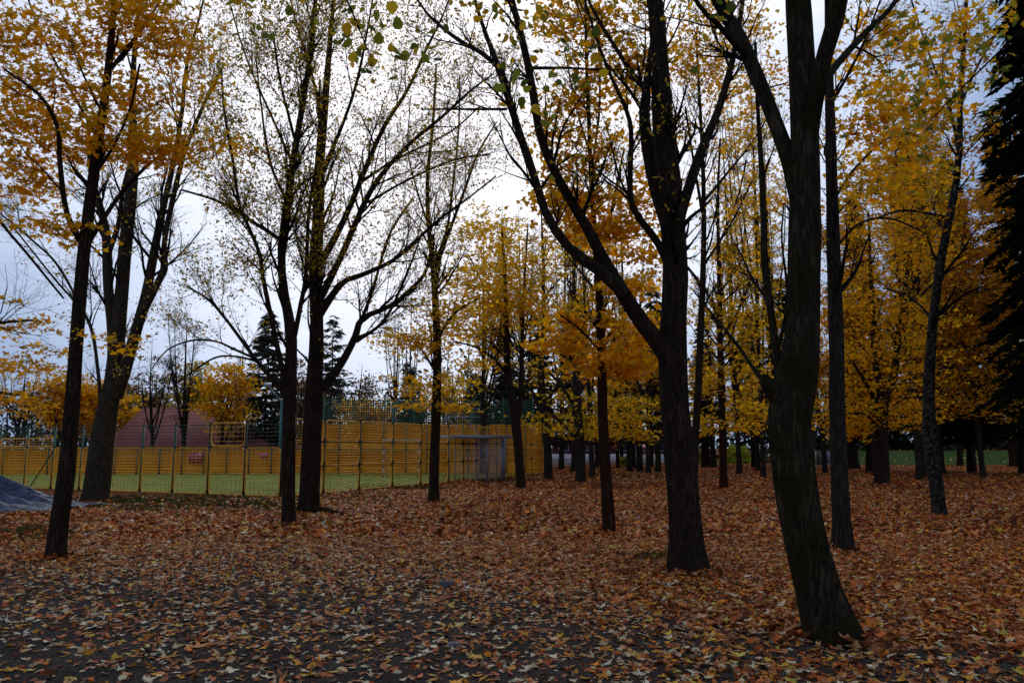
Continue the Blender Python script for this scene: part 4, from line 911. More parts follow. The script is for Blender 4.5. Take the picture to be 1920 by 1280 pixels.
tree('maple_tree', 'reddish slim trunk with golden sprays between the big central tree and the leaning one', 'tree', None,
     [(1357, 917, 17), (1356, 870, 15), (1354, 790, 14), (1351, 700, 13), (1350, 600, 11), (1348, 500, 9), (1346, 380, 6), (1350, 260, 4)],
     [([(1350, 640, 6), (1385, 580, 5), (1410, 520, 3)], 0, 1), ([(1350, 600, 6), (1320, 540, 5), (1290, 500, 3)], 0, 1), ([(1347, 460, 5), (1380, 380, 4), (1400, 300, 3)], 0, -1)],
     seed=20, bark=BARKR, l1=50, l2=5, l3=3, len1=(1.4, 3.2), hmin=4.2, leafmat=GOLD, mleaf=.15, mspread=.4, mper=14, leaf=.08, nleaf=.6,
     masses=[(1320, 710, 44, 36, 20), (1300, 780, 30, 20, 7), (1390, 600, 60, 40, 16), (1320, 580, 50, 40, 12), (1400, 700, 50, 40, 10), (1390, 520, 50, 40, 8), (1410, 770, 40, 30, 12), (1360, 640, 50, 40, 10), (1390, 800, 40, 18, 8), (1320, 800, 40, 18, 8)])
tree('maple_tree', 'bright orange crowned maple rising behind the big central tree', 'tree', 26.0,
     [(1300, 905, 16), (1305, 800, 15), (1315, 600, 13), (1320, 400, 10), (1315, 250, 7), (1310, 150, 5), (1305, 60, 4)],
     [([(1317, 400, 7), (1300, 300, 5), (1285, 200, 4)], 0, -1), ([(1318, 380, 7), (1400, 280, 4), (1440, 220, 3)], 0, 1), ([(1318, 500, 6), (1370, 420, 4), (1410, 340, 3)], 0, -.5)],
     seed=22, l1=46, l2=5, l3=4, len1=(1.4, 3), hmin=6, leafmat=OLIVE, leaf=.08, nleaf=.7, mmat=ORANGE, mleaf=.14, mspread=.36, mper=15,
     masses=[(1300, 120, 60, 40, 28), (1310, 50, 70, 50, 18), (1340, 170, 80, 40, 14), (1390, 250, 60, 60, 8), (1280, 250, 50, 50, 6), (1400, 400, 50, 60, 9), (1180, 250, 80, 60, 8), (1440, 150, 50, 90, 14), (1450, 340, 40, 80, 12), (1400, 40, 60, 50, 12), (1390, 480, 50, 50, 8)])

# overhanging lindens whose trunks stand behind the camera: their leafy branch ends hang into the top of the view
def overhang(label, base, joints, sprays, seed, mat, leaf, shape):
    rng = np.random.default_rng(seed); b = np.array([*base, 0.0])
    root = empty('linden_tree', b, label, 'tree')
    trunk = catmull(np.array([[*b[:2], -.05, .24], [b[0] + .05, b[1], 1.5, .19], [b[0], b[1] + .1, 3.4, .16], [b[0] + .1, b[1] + .2, 6, .11], [b[0], b[1], 9, .03]]), 24)
    m = MB(); tube(m, trunk[None, :, :3], trunk[None, :, 3], 16, lump=bark_lump(seed, 0, .3, 1))
    tws, ctr = [], []
    for (h, ends) in joints:
        for (px, py, D) in ends:
            e = P(px, py, D); s = np.array([b[0], b[1], h])
            ctl = (s + e) / 2 + np.array([0, 0, 1.0])
            u = np.linspace(0, 1, 16)[:, None]
            pts = (1 - u) ** 2 * s + 2 * u * (1 - u) * ctl + u ** 2 * e
            rad = np.linspace(.045, .004, 16)[:, None]
            tws.append(np.hstack([pts, rad]))
    tw = np.stack(tws); tube(m, tw[..., :3], tw[..., 3], 7)
    m.build('trunk', BARK, root, b, smooth=True)
    cs = np.vstack([P(px, py, D) + rng.normal(0, 1, (n, 3)) * np.array([rx * D / F * .55, .35, ry * D / F * .55]) for (px, py, rx, ry, D, n) in sprays])
    sub_ = grow(tw, 60, rng, tr=(.5, 1), ang=(25, 60), length=(.3, .9), rs=.5, rmax=.008, rmin=.003, up=-.1, npt=6)
    t2 = twigs_grown(np.vstack([tw[:, 8:].reshape(-1, 4), sub_.reshape(-1, 4)]), cs, rng, chunks=10, r=.003); t2[..., 3] *= .5
    m = MB(); tube(m, t2[..., :3], t2[..., 3], 4); tube(m, sub_[..., :3], sub_[..., 3], 4); m.build('branches', TWIG, root, b)
    m = MB(); leaves(m, cs, leaf, shape, rng, tilt=1.0, curl=.2); m.build('foliage', mat, root, b)
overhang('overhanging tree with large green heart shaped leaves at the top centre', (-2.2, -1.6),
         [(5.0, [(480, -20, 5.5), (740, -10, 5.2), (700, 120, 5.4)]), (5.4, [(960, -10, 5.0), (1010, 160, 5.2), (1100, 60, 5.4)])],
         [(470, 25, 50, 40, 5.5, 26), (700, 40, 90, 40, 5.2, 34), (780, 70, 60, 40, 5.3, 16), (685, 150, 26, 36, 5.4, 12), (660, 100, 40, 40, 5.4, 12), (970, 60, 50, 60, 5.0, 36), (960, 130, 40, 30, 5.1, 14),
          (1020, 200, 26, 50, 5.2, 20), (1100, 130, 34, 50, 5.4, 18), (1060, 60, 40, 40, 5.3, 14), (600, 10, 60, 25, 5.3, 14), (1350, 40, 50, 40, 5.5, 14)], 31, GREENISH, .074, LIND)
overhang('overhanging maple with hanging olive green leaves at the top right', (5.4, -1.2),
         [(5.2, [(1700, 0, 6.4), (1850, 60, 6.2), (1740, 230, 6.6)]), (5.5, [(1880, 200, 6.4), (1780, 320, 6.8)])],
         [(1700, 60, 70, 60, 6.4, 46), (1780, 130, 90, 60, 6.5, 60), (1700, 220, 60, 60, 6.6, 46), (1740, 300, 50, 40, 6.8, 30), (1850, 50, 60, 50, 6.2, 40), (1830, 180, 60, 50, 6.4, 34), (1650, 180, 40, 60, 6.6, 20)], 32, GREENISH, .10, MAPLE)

# ------------------------------------------------------------------ conifers
def conifer(label, px, D, top_py, half_px, seed, name='spruce_tree', mat=NEEDLE, base_z=0.6, dens=1.0, droop=.35, group=None, spray=.16):
    rng = np.random.default_rng(seed)
    top = P(px, top_py, D); H = top[2]; b = np.array([top[0], D, 0.0]); Rm = half_px * D / F
    root = empty(name, b, label, 'tree', group)
    m = MB(); z = np.linspace(-.05, H, 12); pts = np.stack([b[0] + .04 * np.sin(z), np.full(12, D), z], -1)
    tube(m, pts[None], np.linspace(.009 * H + .05, .01, 12)[None], 10, lump=bark_lump(seed, 0, .3, D)); m.build('trunk', BARK, root, b, smooth=True)
    nb = int(H * 17 * dens); t = rng.uniform(0, 1, nb) ** .85; hz = base_z + (H - base_z) * t
    ln = Rm * (1 - t) ** .8 * rng.uniform(.6, 1.15, nb) + .12
    az = rng.uniform(0, 2 * math.pi, nb); d = np.stack([np.cos(az), np.sin(az)], -1)
    u = np.linspace(0, 1, 6)[None]
    r = ln[:, None] * u; zz = hz[:, None] + ln[:, None] * (.12 * u - droop * u ** 1.6 + .12 * u ** 4)
    pts = np.stack([b[0] + d[:, :1] * r, D + d[:, 1:] * r, zz], -1)
    m = MB(); tube(m, pts, np.clip(.012 * ln, .004, .05)[:, None] * np.linspace(1, .2, 6)[None], 4); m.build('branches', TWIG, root, b)
    k = np.maximum((ln * 34 * min(dens, 1.6) / (spray / .16)).astype(int), 6); ii = np.repeat(np.arange(nb), k); n = len(ii)
    s = rng.uniform(.08, 1.0, n) ; q = s * 5; i0 = np.minimum(q.astype(int), 4); fr = (q - i0)[:, None]
    p = pts[ii, i0] * (1 - fr) + pts[ii, i0 + 1] * fr
    side = np.stack([-d[ii, 1], d[ii, 0], np.zeros(n)], -1) * rng.choice([-1, 1], n)[:, None]
    dirs = norm(side + np.stack([d[ii, 0], d[ii, 1], np.zeros(n)], -1) * rng.uniform(.3, 1.2, (n, 1)) + np.array([0, 0, -1]) * rng.uniform(.1, .9, (n, 1)))
    L_ = spray * rng.uniform(.7, 2.0, n)[:, None] * (1 + (1 - s)[:, None])
    wv = norm(np.cross(dirs, rng.normal(size=(n, 3)))) * (spray * .2)
    v = np.stack([p - wv, p + wv, p + dirs * L_ * .6 + wv * .9, p + dirs * L_, p + dirs * L_ * .55 - wv * .9], 1)
    m = MB(); m.add(v, np.arange(n * 5).reshape(-1, 5)); m.build('foliage', mat, root, b)
conifer('huge black spruce with drooping boughs filling the right edge', 1950, 17, -560, 205, 41, mat=BLACKNEEDLE, base_z=3.3, dens=4.5, droop=.8, spray=.2)
conifer('tall dark green spruce behind the court between the roof and the slim trunk', 507, 62, 582, 88, 42, spray=.30, droop=.15, dens=.9, mat=NEEDLEHAZE)
conifer('spruce behind the court, right of the sturdy rooted trunk', 626, 66, 592, 80, 43, spray=.26, droop=.15, dens=.6, mat=NEEDLEHAZE)
for i, (px, D, top, hw, lab) in enumerate([(893, 62, 700, 40, 'dark spruce right behind the green ball stop netting'),
    (945, 66, 610, 48, 'dark spruce behind the low forked golden maple'), (1008, 64, 590, 50, 'dark spruce above the right end of the court fence'),
    (1076, 68, 540, 50, 'tall dark spruce behind the upright grey trunk'), (1160, 72, 600, 50, 'dark spruce just right of the slim straight maple'),
    (1225, 62, 540, 60, 'dark spruce half hidden by the big central trunk'), (1318, 70, 600, 46, 'dark spruce left of the reddish slim trunk'),
    (1400, 66, 580, 64, 'dark spruce above the yellow green bush'), (1462, 70, 520, 60, 'dark spruce behind the massive leaning tree'),
    (1600, 52, 380, 70, 'dark spruce behind the straight tall trunk'), (1695, 54, 260, 84, 'tall black spruce between the two black trunked maples'),
    (1775, 52, 300, 76, 'black spruce behind the mottled pale trunk'), (1860, 48, 200, 84, 'black spruce behind the low orange maple at right'), (770, 74, 690, 44, 'small dark spruce above the goal')]):
    conifer(lab, px, D, top, hw, 50 + i, base_z=2.2 if px > 850 else 1.0, spray=.34, dens=1.15 if px > 1500 else .95, mat=BLACKNEEDLE if px > 1500 else NEEDLE if px > 1180 else NEEDLEHAZE, group='dark spruces in the background')

# ------------------------------------------------------------------ background deciduous trees
def bg_tree(name, label, px, D, top_py, crown_px, seed, mat, nl, leaf, group, bare=1.0, trunk_px=None, fork=True, lo=.3, bark=BARKG, twigm=TWIGFAR):
    rng = np.random.default_rng(seed)
    b = P(px, 850, D); b[2] = 0; H = P(px, top_py, D)[2]; cr = crown_px * D / F
    root = empty(name, b, label, 'tree', group)
    r0 = (trunk_px or 8) * D / F / 2
    s = rng.normal(0, .25, 2)
    main = catmull(np.array([[b[0], b[1], -.05, r0 * 1.15], [b[0] + s[0] * .3, b[1], H * .25, r0 * .9], [b[0] + s[0], b[1] + s[1], H * .6, r0 * .5], [b[0] + s[0] * 1.4, b[1] + s[1], H, .01]]), NL)
    L0 = [main]
    for k in range(5 if fork else 0):
        a = rng.uniform(0, 6.28); z0 = H * rng.uniform(lo * .7, .5); i = int(z0 / H * (NL - 1)); p = main[i]
        e = np.array([b[0] + cr * .7 * math.cos(a), b[1] + cr * .7 * math.sin(a), H * rng.uniform(.75, .97)])
        L0.append(catmull(np.array([[*p[:3], p[3] * .6], [*((p[:3] * .55 + e * .45) + np.array([math.cos(a), math.sin(a), 0]) * cr * .12), p[3] * .35], [*e, .008]]), NL))
    L0 = np.stack(L0)
    m = MB(); tube(m, L0[..., :3], L0[..., 3], 8, lump=bark_lump(seed, 0, .25, D)); m.build('trunk', bark, root, b, smooth=True)
    A = grow(L0, int(55 * bare), rng, tr=(lo, .98), ang=(25, 55), length=(cr * .35, cr * .85), rs=.5, rmax=.05, rmin=.012, up=.45, wig=.12, npt=7, hmin=H * lo * .8)
    B_ = grow(A, len(A) * 7, rng, tr=(.1, 1), ang=(20, 55), length=(cr * .15, cr * .4), rs=.6, rmax=.02, rmin=.009, up=.3, wig=.15, npt=5)
    C = grow(B_, len(B_) * 3, rng, tr=(.1, 1), ang=(20, 55), length=(cr * .08, cr * .2), rs=.7, rmax=.012, rmin=.007, up=.1, wig=.15, npt=3)
    m = MB(); tube(m, A[..., :3], A[..., 3], 4); tube(m, B_[..., :3], B_[..., 3], 3); tube(m, C[..., :3], C[..., 3], 3); m.build('branches', twigm, root, b)
    if nl:
        nc = max(nl // 22, 1); ii = rng.integers(0, len(B_), nc); c = B_[ii, rng.integers(2, 5, nc), :3]
        jj = np.repeat(np.arange(nc), 18); pos = c[jj] + rng.normal(0, 1, (len(jj), 3)) * np.array([leaf * 2.3, leaf * 2.3, leaf * .5])
        m = MB(); leaves(m, pos, leaf, DIAM if leaf > .2 else MAPLE8, rng, tilt=.8); m.build('foliage', mat, root, b)
BG = 'background trees beyond the court and lawn'
for i, a in enumerate([
    ('bare_tree', 'bare grey tree rising behind the middle of the red roof', 345, 57, 590, 60, BROWNLEAF, 300, .16, 1.5, 9),
    ('bare_tree', 'thin bare tree forking in front of the left slope of the red roof', 285, 57.5, 640, 50, BROWNLEAF, 160, .2, .8, 7),
    ('maple_tree', 'orange tree in front of the right slope of the red roof', 412, 56, 680, 50, ORANGE, 2600, .22, 1, 9),
    ('maple_tree', 'rounded orange tree seen between the two trunks at far left', 118, 62, 712, 70, ORANGE, 4600, .26, 1, 9),
    ('bare_tree', 'bare tree at the left edge behind the green fence posts', 28, 58, 660, 50, ORANGE, 240, .2, 1, 7),
    ('maple_tree', 'brownish tree left of the red roof', 205, 66, 730, 50, GOLD, 1500, .25, 1, 8),
    ('bare_tree', 'bare brown tree between the roof and the tall green spruce', 440, 70, 640, 50, BROWNLEAF, 500, .22, 1.2, 8),
    ('maple_tree', 'orange tree behind the netting right of the rooted trunk', 688, 56, 748, 40, ORANGE, 1700, .22, 1, 7),
    ('bare_tree', 'bare tree behind the court left of the netting', 655, 74, 680, 50, BROWNLEAF, 800, .24, 1.2, 8),
    ('bare_tree', 'thin tall bare tree rising above the netting', 737, 78, 560, 30, BROWNLEAF, 200, .22, .7, 6),
    ('bare_tree', 'thin tall bare tree left of the forked slim tree', 765, 80, 540, 30, BROWNLEAF, 200, .22, .7, 6),
    ('maple_tree', 'golden tree low behind the shelter', 850, 58, 700, 50, GOLD, 1500, .22, 1, 8),
    ('bare_tree', 'bare crown high behind the low forked golden maple', 985, 56, 380, 60, OLIVE, 1500, .16, 1.8, 10),
    ('bare_tree', 'bare crown behind the twin limbs of the central tree', 1052, 60, 360, 60, OLIVE, 1300, .16, 1.8, 10),
    ('bare_tree', 'sparse leaved tall tree behind the slim straight maple', 1180, 54, 300, 60, OLIVE, 1800, .16, 1.8, 10),
    ('maple_tree', 'olive leaved tree behind the big central trunk', 1215, 50, 520, 70, GOLD, 1900, .2, 1.3, 10),
    ('bare_tree', 'tall sparse tree right of the big central tree', 1385, 48, 180, 60, OLIVE, 2400, .15, 2.0, 10),
    ('bare_tree', 'tall sparse tree just left of the leaning tree', 1462, 52, 200, 60, OLIVE, 2200, .15, 2.0, 10),
    ('maple_tree', 'golden tree low behind the yellow green bush', 1420, 56, 660, 60, ORANGE, 1500, .22, 1, 8),
    ('maple_tree', 'golden tree low between the leaning trunk and the straight trunk', 1545, 50, 560, 60, ORANGE, 2200, .22, 1, 10),
    ('maple_tree', 'deep orange maple filling the background right of the straight trunk', 1640, 46, 330, 90, DIMORANGE, 5200, .2, 1.6, 12),
    ('maple_tree', 'tall olive and orange maple high at the upper right', 1720, 40, 60, 110, GOLD, 5200, .17, 2.0, 12),
    ('maple_tree', 'deep orange maple behind the black spruce boughs at right', 1840, 44, 260, 110, DIMORANGE, 6200, .2, 1.8, 12),
    ('maple_tree', 'dim orange maple between the mottled trunk and the black trunked maple', 1765, 50, 380, 90, DIMORANGE, 4600, .22, 1.4, 10),
    ('maple_tree', 'brown crowned tree peeping over the left half of the red roof', 255, 74, 700, 60, BROWNLEAF, 2600, .25, 1.2, 8),
    ('maple_tree', 'dull olive tree over the ridge of the red roof', 375, 72, 690, 70, OLIVE, 3400, .25, 1.2, 8),
    ('maple_tree', 'brown and orange tree between the tall green spruce and the rooted trunk', 560, 72, 690, 60, BROWNLEAF, 2600, .25, 1.2, 8),
    ('maple_tree', 'golden crown filling the gap between the twin limbs of the central tree', 1110, 44, 330, 70, GOLD, 3000, .18, 1.4, 9),
    ('maple_tree', 'golden crown high between the central tree and the leaning tree', 1430, 42, 20, 80, OLIVE, 3600, .14, 2.0, 8),
    ('maple_tree', 'golden crown right of the slim forked tree', 905, 50, 400, 70, GOLD, 2600, .19, 1.4, 9),
    ('maple_tree', 'yellow leaved maple low at the end of the court fence', 1130, 54, 700, 60, ORANGE, 1300, .22, 1.0, 10),
    ]):
    (nm, lab, px, D, top, crn, mt, nl, lf_, bare, tp) = a
    bg_tree(nm, lab, px, D, top, crn, 100 + i, mt if (mt is not OLIVE or px < 900) else GOLD, int(nl * (1.5 if px > 1100 else 1.5)), lf_ * 1.3, BG, bare, min(tp, 9), lo=(.12, .3, .2, .26)[i % 4] if px > 1100 else .3)
# far slim trunks under the canopy
FARG = 'slim far trunks between the court corner and the lawn'
for i, (px, py, w, top, lab) in enumerate([(1052, 876, 7, 600, 'thin black trunk just right of the court corner'), (1076, 884, 12, 560, 'grey trunk directly left of the upright grey maple'),
    (1118, 876, 6, 600, 'thin black trunk beside the white pillar'), (1158, 877, 6, 600, 'thin trunk right of the slim straight maple'), (1187, 878, 8, 560, 'dark trunk left of the pair of mossy grey trunks'),
    (1199, 884, 11, 520, 'mossy grey trunk, left one of the pair beside the central tree'), (1233, 885, 10, 520, 'mossy grey trunk, right one of the pair beside the central tree'),
    (1222, 875, 5, 600, 'thin black trunk between the mossy pair'), (1320, 876, 9, 520, 'dark brown trunk, left of two beside the reddish trunk'), (1337, 877, 10, 540, 'dark brown trunk nearest left of the reddish slim trunk'),
    (1432, 862, 6, 600, 'thin trunk on the leaf covered path end'), (1598, 879, 20, 400, 'dark trunk with long root behind the straight tall trunk'), (1636, 866, 7, 600, 'thin dark trunk left of the forked black maple'), (1758, 886, 13, 420, 'dark trunk glimpsed right of the mottled pale trunk'),
    (1838, 868, 5, 700, 'young thin tree on the lawn at right'), (1876, 868, 10, 560, 'dark trunk on the lawn near the right edge'), (1896, 875, 9, 500, 'black trunk, leftmost of the close row at the right edge'),
    (1907, 876, 8, 500, 'black trunk, second of the close row at the right edge'), (1918, 877, 9, 500, 'black trunk, third of the close row at the right edge'), (1672, 868, 6, 600, 'thin trunk right of the forked black maple')]):
    g0 = G(px, py)
    bg_tree('slim_tree', lab, px, g0[1], top, 34, 200 + i, BROWNLEAF if i % 2 else GOLD, 500, .2, FARG, .5, w, fork=False, lo=.42, bark=BARKG if 'grey' in lab else BARK, twigm=TWIG)

# a far wood that reads as one mass
def woods():
    rng = np.random.default_rng(77); m = MB(); n = 230
    x = rng.uniform(-75, 85, n); y = rng.uniform(84, 112, n); h = np.where(x < -12, rng.uniform(6, 9.5, n), rng.uniform(9, 16, n))
    z = np.linspace(0, 1, 4)[None]
    pts = np.stack([x[:, None] + z * rng.normal(0, .5, (n, 1)), y[:, None] + 0 * z, h[:, None] * z], -1)
    tube(m, pts, np.linspace(.18, .03, 4)[None].repeat(n, 0), 5)
    pf = np.concatenate([pts, np.linspace(.18, .03, 4)[None, :, None].repeat(n, 0)], -1)
    A = grow(pf, n * 16, rng, tr=(.2, 1), ang=(25, 60), length=(1, 2.6), rs=.5, rmax=.06, rmin=.03, up=.5, npt=4)
    tube(m, A[..., :3], A[..., 3], 3)
    o = m.build('far_woods', TWIGFAR); tag(o, 'far grey wood of bare stems behind everything', 'woods', kind='stuff')
    for mt, cnt, lab, sz in ((NEEDLE, 60000, 'dark evergreen foliage of the far wood', .5), (BROWNLEAF, 16000, 'brown and orange foliage of the far wood', .4)):
        i = rng.integers(0, n, cnt); t = rng.uniform(.02, 1, cnt) ** 1.6
        p = np.stack([x[i] + rng.normal(0, 1.6, cnt) * (1.25 - t), y[i] + rng.normal(0, 1.5, cnt), h[i] * t], -1)
        m = MB(); leaves(m, p, sz, DIAM, rng, tilt=1.2); tag(m.build('far_woods', mt), lab, 'woods', kind='stuff')
woods()

# ------------------------------------------------------------------ right and centre background: bush, lawn, boxes, playground
lawn = MB(); nx = 60
c = np.array([46., 0, 0]); X = np.linspace(-13, 40, nx); Y = np.linspace(-2, 26, 30)
XX, YY = np.meshgrid(X, Y); ZZ = np.clip(np.clip((YY + 2) / 11, 0, 1) * np.clip((XX + 13) / 5, 0, 1), 0, 1); ZZ = 1.35 * ZZ * ZZ * (3 - 2 * ZZ) - .02
v = np.stack([XX + c[0], YY + 74, ZZ], -1).reshape(-1, 3); ii, jj = np.meshgrid(np.arange(29), np.arange(nx - 1), indexing='ij'); k = ii * nx + jj
lawn.add(v, np.stack([k, k + 1, k + nx + 1, k + nx], -1).reshape(-1, 4))
tag(lawn.build('lawn', flat_mat('lawn_grass', (.045, .075, .014), .95, var=.4, scale=2), smooth=True), kind='structure')
def bush(label, px, py, wpx, hpx, seed, mat, n=5200):
    rng = np.random.default_rng(seed); b = G(px, py); D = b[1]; root = empty('bush', b, label, 'bush')
    rx, rz = wpx / 2 * D / F, hpx * D / F
    st = np.zeros((26, 5, 3)); az = rng.uniform(0, 6.28, 26)
    for i_ in range(26):
        e = np.array([rx * .8 * math.cos(az[i_]) * rng.uniform(.3, 1), rx * .6 * math.sin(az[i_]), rz * rng.uniform(.6, .95)])
        st[i_] = b + np.linspace(0, 1, 5)[:, None] * e
    m = MB(); tube(m, st, np.linspace(.03, .008, 5)[None].repeat(26, 0), 4); m.build('stems', TWIG, root, b)
    u = norm(rng.normal(size=(n, 3))) * rng.uniform(.55, 1, (n, 1)) ** .5; u[:, 2] = np.abs(u[:, 2])
    bump = 1 + .16 * np.sin(u[:, 0] * 9 + seed) + .12 * np.sin(u[:, 2] * 11 + u[:, 1] * 7)
    p = b + u * bump[:, None] * np.array([rx, rx * .8, rz])
    m = MB(); leaves(m, p, .17, OVAL, rng, tilt=1.0); m.build('foliage', mat, root, b)
bush('rounded yellow green bush right of the reddish slim trunk', 1383, 869, 60, 32, 61, BUSHLEAF)
bush('dull green low bush between the mossy grey trunks', 1170, 874, 36, 18, 62, BUSHLEAF, 2000)
bush('small green bush just right of the court corner', 1062, 862, 40, 26, 63, BUSHLEAF, 2000)
def hedge():
    rng = np.random.default_rng(91); a, b_ = P(1500, 850, 88), P(1960, 850, 92); a[2] = b_[2] = 0; n = 26000
    e = empty('hedge', (a + b_) / 2, 'long dark evergreen hedge closing the view under the trees at right', 'hedge')
    u = rng.uniform(0, 1, n)[:, None]; p = a + (b_ - a) * u; h = 2.6 + .5 * np.sin(u[:, 0] * 40) + .4 * np.sin(u[:, 0] * 93)
    p = p + np.stack([rng.normal(0, .2, n), rng.uniform(-.8, .8, n), rng.uniform(0, 1, n) * h], -1)
    m = MB(); leaves(m, p, .38, DIAM, rng, tilt=1.2); m.build('foliage', BLACKNEEDLE, e, e.location)
    m = MB(); s = np.linspace(0, 1, 60)[:, None]; q0 = a + (b_ - a) * s; tube(m, np.stack([q0, q0 + [0, 0, 1.0], q0 + [.1, 0, 2.0]], 1), np.array([[.06, .05, .03]]).repeat(60, 0), 5); m.build('stems', TWIG, e, e.location)
hedge()
bush('dark green hedge bush behind the slim far trunks', 1300, 868, 60, 26, 64, GREENISH, 2600)
BOXM = flat_mat('grey_green_box', (.14, .16, .12), .6)
def cabinet(label, px, py, w, h, mat):
    b = G(px, py); D = b[1]; W_, H_ = w * D / F, h * D / F; e = empty('utility_cabinet', b, label, 'cabinet')
    m = MB(); m.box(b + [0, 0, H_ / 2 + .05], (W_, .5, H_)); m.build('body', mat, e, b)
    m = MB(); m.box(b + [0, 0, H_ + .08], (W_ + .08, .58, .06)); m.build('lid', mat, e, b)
    m = MB(); m.box(b + [0, 0, .04], (W_ + .14, .62, .12)); m.build('plinth', GREY, e, b)
    m = MB(); m.box(b + [0, -.262, H_ / 2 + .05], (W_ * .86, .02, H_ * .84)); d = m.build('door', mat, e, b)
    m = MB(); m.box(b + [W_ * .3, -.285, H_ * .5], (.04, .03, .14)); m.build('handle', GREY, d, b)
cabinet('grey green utility cabinet left of the straight tall trunk', 1540, 873, 17, 27, BOXM)
cabinet('pale grey utility cabinet touching the straight tall trunk', 1556, 871, 13, 24, flat_mat('pale_box', (.24, .25, .26), .6))
# pale paving glimpsed past the trunks
sheet('paved_path', [G(1425, 856), G(1640, 856), G(1660, 850), G(1420, 850)], .02, flat_mat('pink_paving', (.36, .20, .16), .9))
# playground and pavilion behind the trunks
def pavilion():
    D = 82; a = P(1035, 850, D); b_ = P(1305, 850, D)
    e = empty('pavilion', ((a[0] + b_[0]) / 2, D, 0), 'low dark red pavilion with pale base behind the slim far trunks', 'building')
    w = b_[0] - a[0]; cx = (a[0] + b_[0]) / 2
    m = MB(); m.box((cx, D + 3, .5), (w, 6, 1.0)); m.build('base_wall', flat_mat('pale_wall', (.75, .66, .62), .9), e, e.location)
    m = MB(); m.box((cx, D + 3.2, 1.9), (w - .6, 5.4, 1.8)); m.build('wall', flat_mat('dark_red_wall', (.13, .045, .05), .9), e, e.location)
    m = MB(); m.box((cx, D + 3, 2.9), (w + 1, 7, .22)); m.build('roof', flat_mat('dark_roof', (.04, .035, .04), .9), e, e.location)
    for k_ in range(7):
        x = a[0] + (k_ + .6) * w / 7.3
        m = MB(); m.box((x, D + .45, 1.9), (1.1, .1, 1.2)); wd = m.build('window', WHITE, e, e.location)
        m = MB(); m.box((x, D + .38, 1.9), (.95, .04, 1.05)); m.build('pane', GLASS, wd, e.location)
pavilion()
def pillar(label, px, py, h, w, mat, name='pillar'):
    b = G(px, py); D = b[1]; m = MB(); H_ = h * D / F; W_ = w * D / F
    m.box(b + [0, 0, H_ / 2], (W_, W_, H_)); m.box(b + [0, 0, .06], (W_ * 1.5, W_ * 1.5, .12)); m.box(b + [0, 0, H_ + .04], (W_ * 1.3, W_ * 1.3, .08))
    o = m.build(name, mat, None, b); tag(o, label, 'post')
pillar('white pillar shining between the far trunks', 1113, 873, 46, 4, WHITE)
pillar('red brown post beside the white pillar', 1122, 873, 46, 5, flat_mat('brown_post', (.16, .06, .05), .9))
def playset():
    b = G(1208, 871); e = empty('play_frame', b, 'red and white playground frame beyond the mossy grey trunks', 'playground')
    s = b[1] / F
    for x in (-16, -4, 8, 40, 52):
        m = MB(); m.box(b + [x * s, 0, 18 * s], (2.2 * s, .12, 36 * s)); m.build('post', REDP if x in (-4, 52) else WHITE, e, b)
    m = MB(); m.add([b + [-9 * s, -.8, 28 * s], b + [9 * s, -.8, 28 * s], b + [9 * s, .8, 28 * s], b + [-9 * s, .8, 28 * s], b + [0, 0, 38 * s]], [[0, 3, 2, 1]]); m.f.append(np.array([[0, 1, 4], [1, 2, 4], [2, 3, 4], [3, 0, 4]])); m.build('roof', flat_mat('pink_red', (.6, .12, .12), .5), e, b)
    m = MB()
    for z in (6, 12, 18): m.box(b + [20 * s, 0, z * s], (62 * s, .06, 2.2 * s))
    m.build('rail', WHITE, e, b)
    m = MB(); m.box(b + [44 * s, 0, 9 * s], (12 * s, .1, 6 * s)); m.build('panel', REDP, e, b)
    m = MB(); m.box(b + [-30 * s, 0, 7 * s], (9 * s, .5, 8 * s), 0, .5); m.build('slide', flat_mat('slide_red', (.45, .08, .05), .5), e, b)
playset()
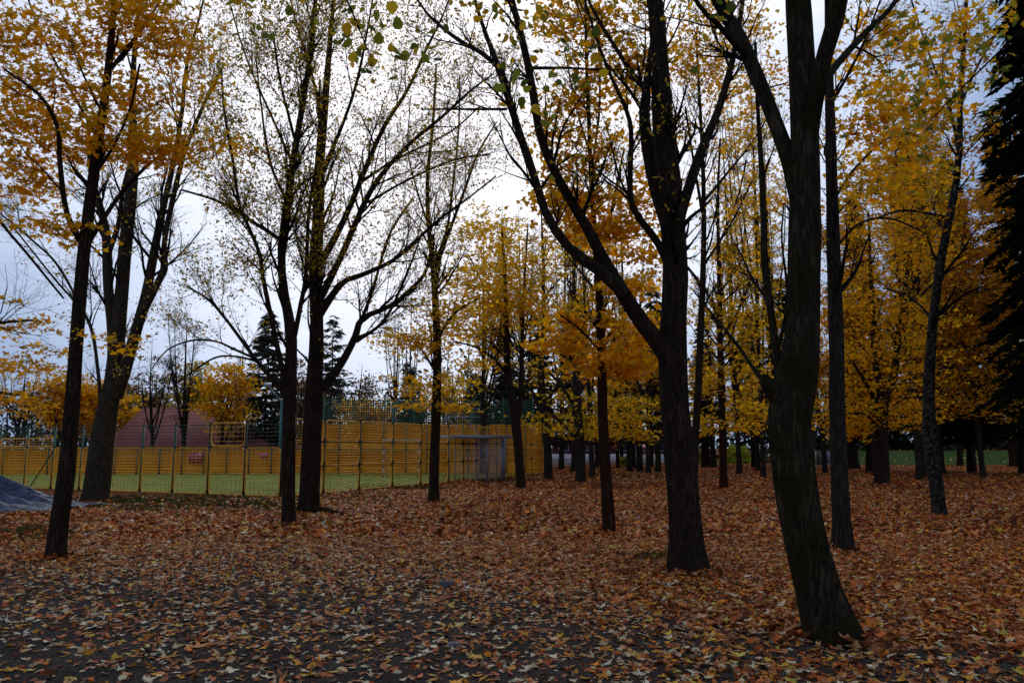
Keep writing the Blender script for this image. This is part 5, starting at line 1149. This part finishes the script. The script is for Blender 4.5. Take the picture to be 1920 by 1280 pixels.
def picket():
    a, b_ = G(1036, 876), G(1078, 875); e = empty('picket_fence', a, 'pale low picket fence right of the court corner', 'fence')
    for s in np.linspace(0, 1, 9):
        q = a + (b_ - a) * s; m = MB(); m.box(q + [0, 0, .35], (.07, .07, .7)); m.build('picket', WHITE, e, a)
    m = MB(); m.box((a + b_) / 2 + [0, -.05, .62], (np.linalg.norm(b_ - a), .04, .07)); m.box((a + b_) / 2 + [0, -.05, .2], (np.linalg.norm(b_ - a), .04, .07)); m.build('rail', WHITE, e, a)
picket()
# white verge railing by the lawn
e = empty('wire_fence', G(1690, 868), 'thin low wire fence along the foot of the lawn', 'fence')
a, b_ = G(1668, 866), G(1900, 866)
for s in np.linspace(0, 1, 12):
    q = a + (b_ - a) * s; m = MB(); m.box(q + [0, 0, .5], (.06, .06, 1.0)); m.build('post', GREY, e, e.location)
for z in (.35, .65, .95): rail(a, b_, z, .012, e, GREY, 'wire')
# small things on the litter
def stone(label, px, py, w, h, seed, mat):
    rng = np.random.default_rng(seed); b = G(px, py); n = 14; a = np.arange(n) * 2 * math.pi / n; r = w / 2 * b[1] / F * rng.uniform(.75, 1.1, n)
    lo = np.stack([b[0] + r * np.cos(a), b[1] + r * .7 * np.sin(a), np.zeros(n)], -1); hi = lo * 1; hi[:, :2] = b[:2] + (lo[:, :2] - b[:2]) * .85; hi[:, 2] = h + rng.uniform(0, .01, n)
    m = MB(); k_ = np.arange(n); m.add(np.vstack([lo, hi]), np.stack([k_, (k_ + 1) % n, (k_ + 1) % n + n, k_ + n], -1)); m.f.append((np.arange(n) + n)[None])
    tag(m.build('flat_stone', mat, None, b), label, 'stone')
stone('flat dark stone half buried in leaves at lower centre', 838, 1098, 34, .05, 1, flat_mat('stone', (.05, .05, .055), .8))
stone('pale grey flat stone lying on the asphalt', 850, 1210, 34, .02, 2, flat_mat('stone_pale', (.12, .11, .10), .8))
st = MB(); a, b_ = G(1428, 936), G(1462, 938); st.bar(a + [0, 0, .05], b_ + [0, 0, .09], .02, 6); st.bar((a + b_) / 2 + [0, 0, .06], b_ + [.1, .5, .1], .012, 5)
tag(st.build('stick', TWIG), 'fallen stick poking out left of the leaning trunk', 'stick')
litter()
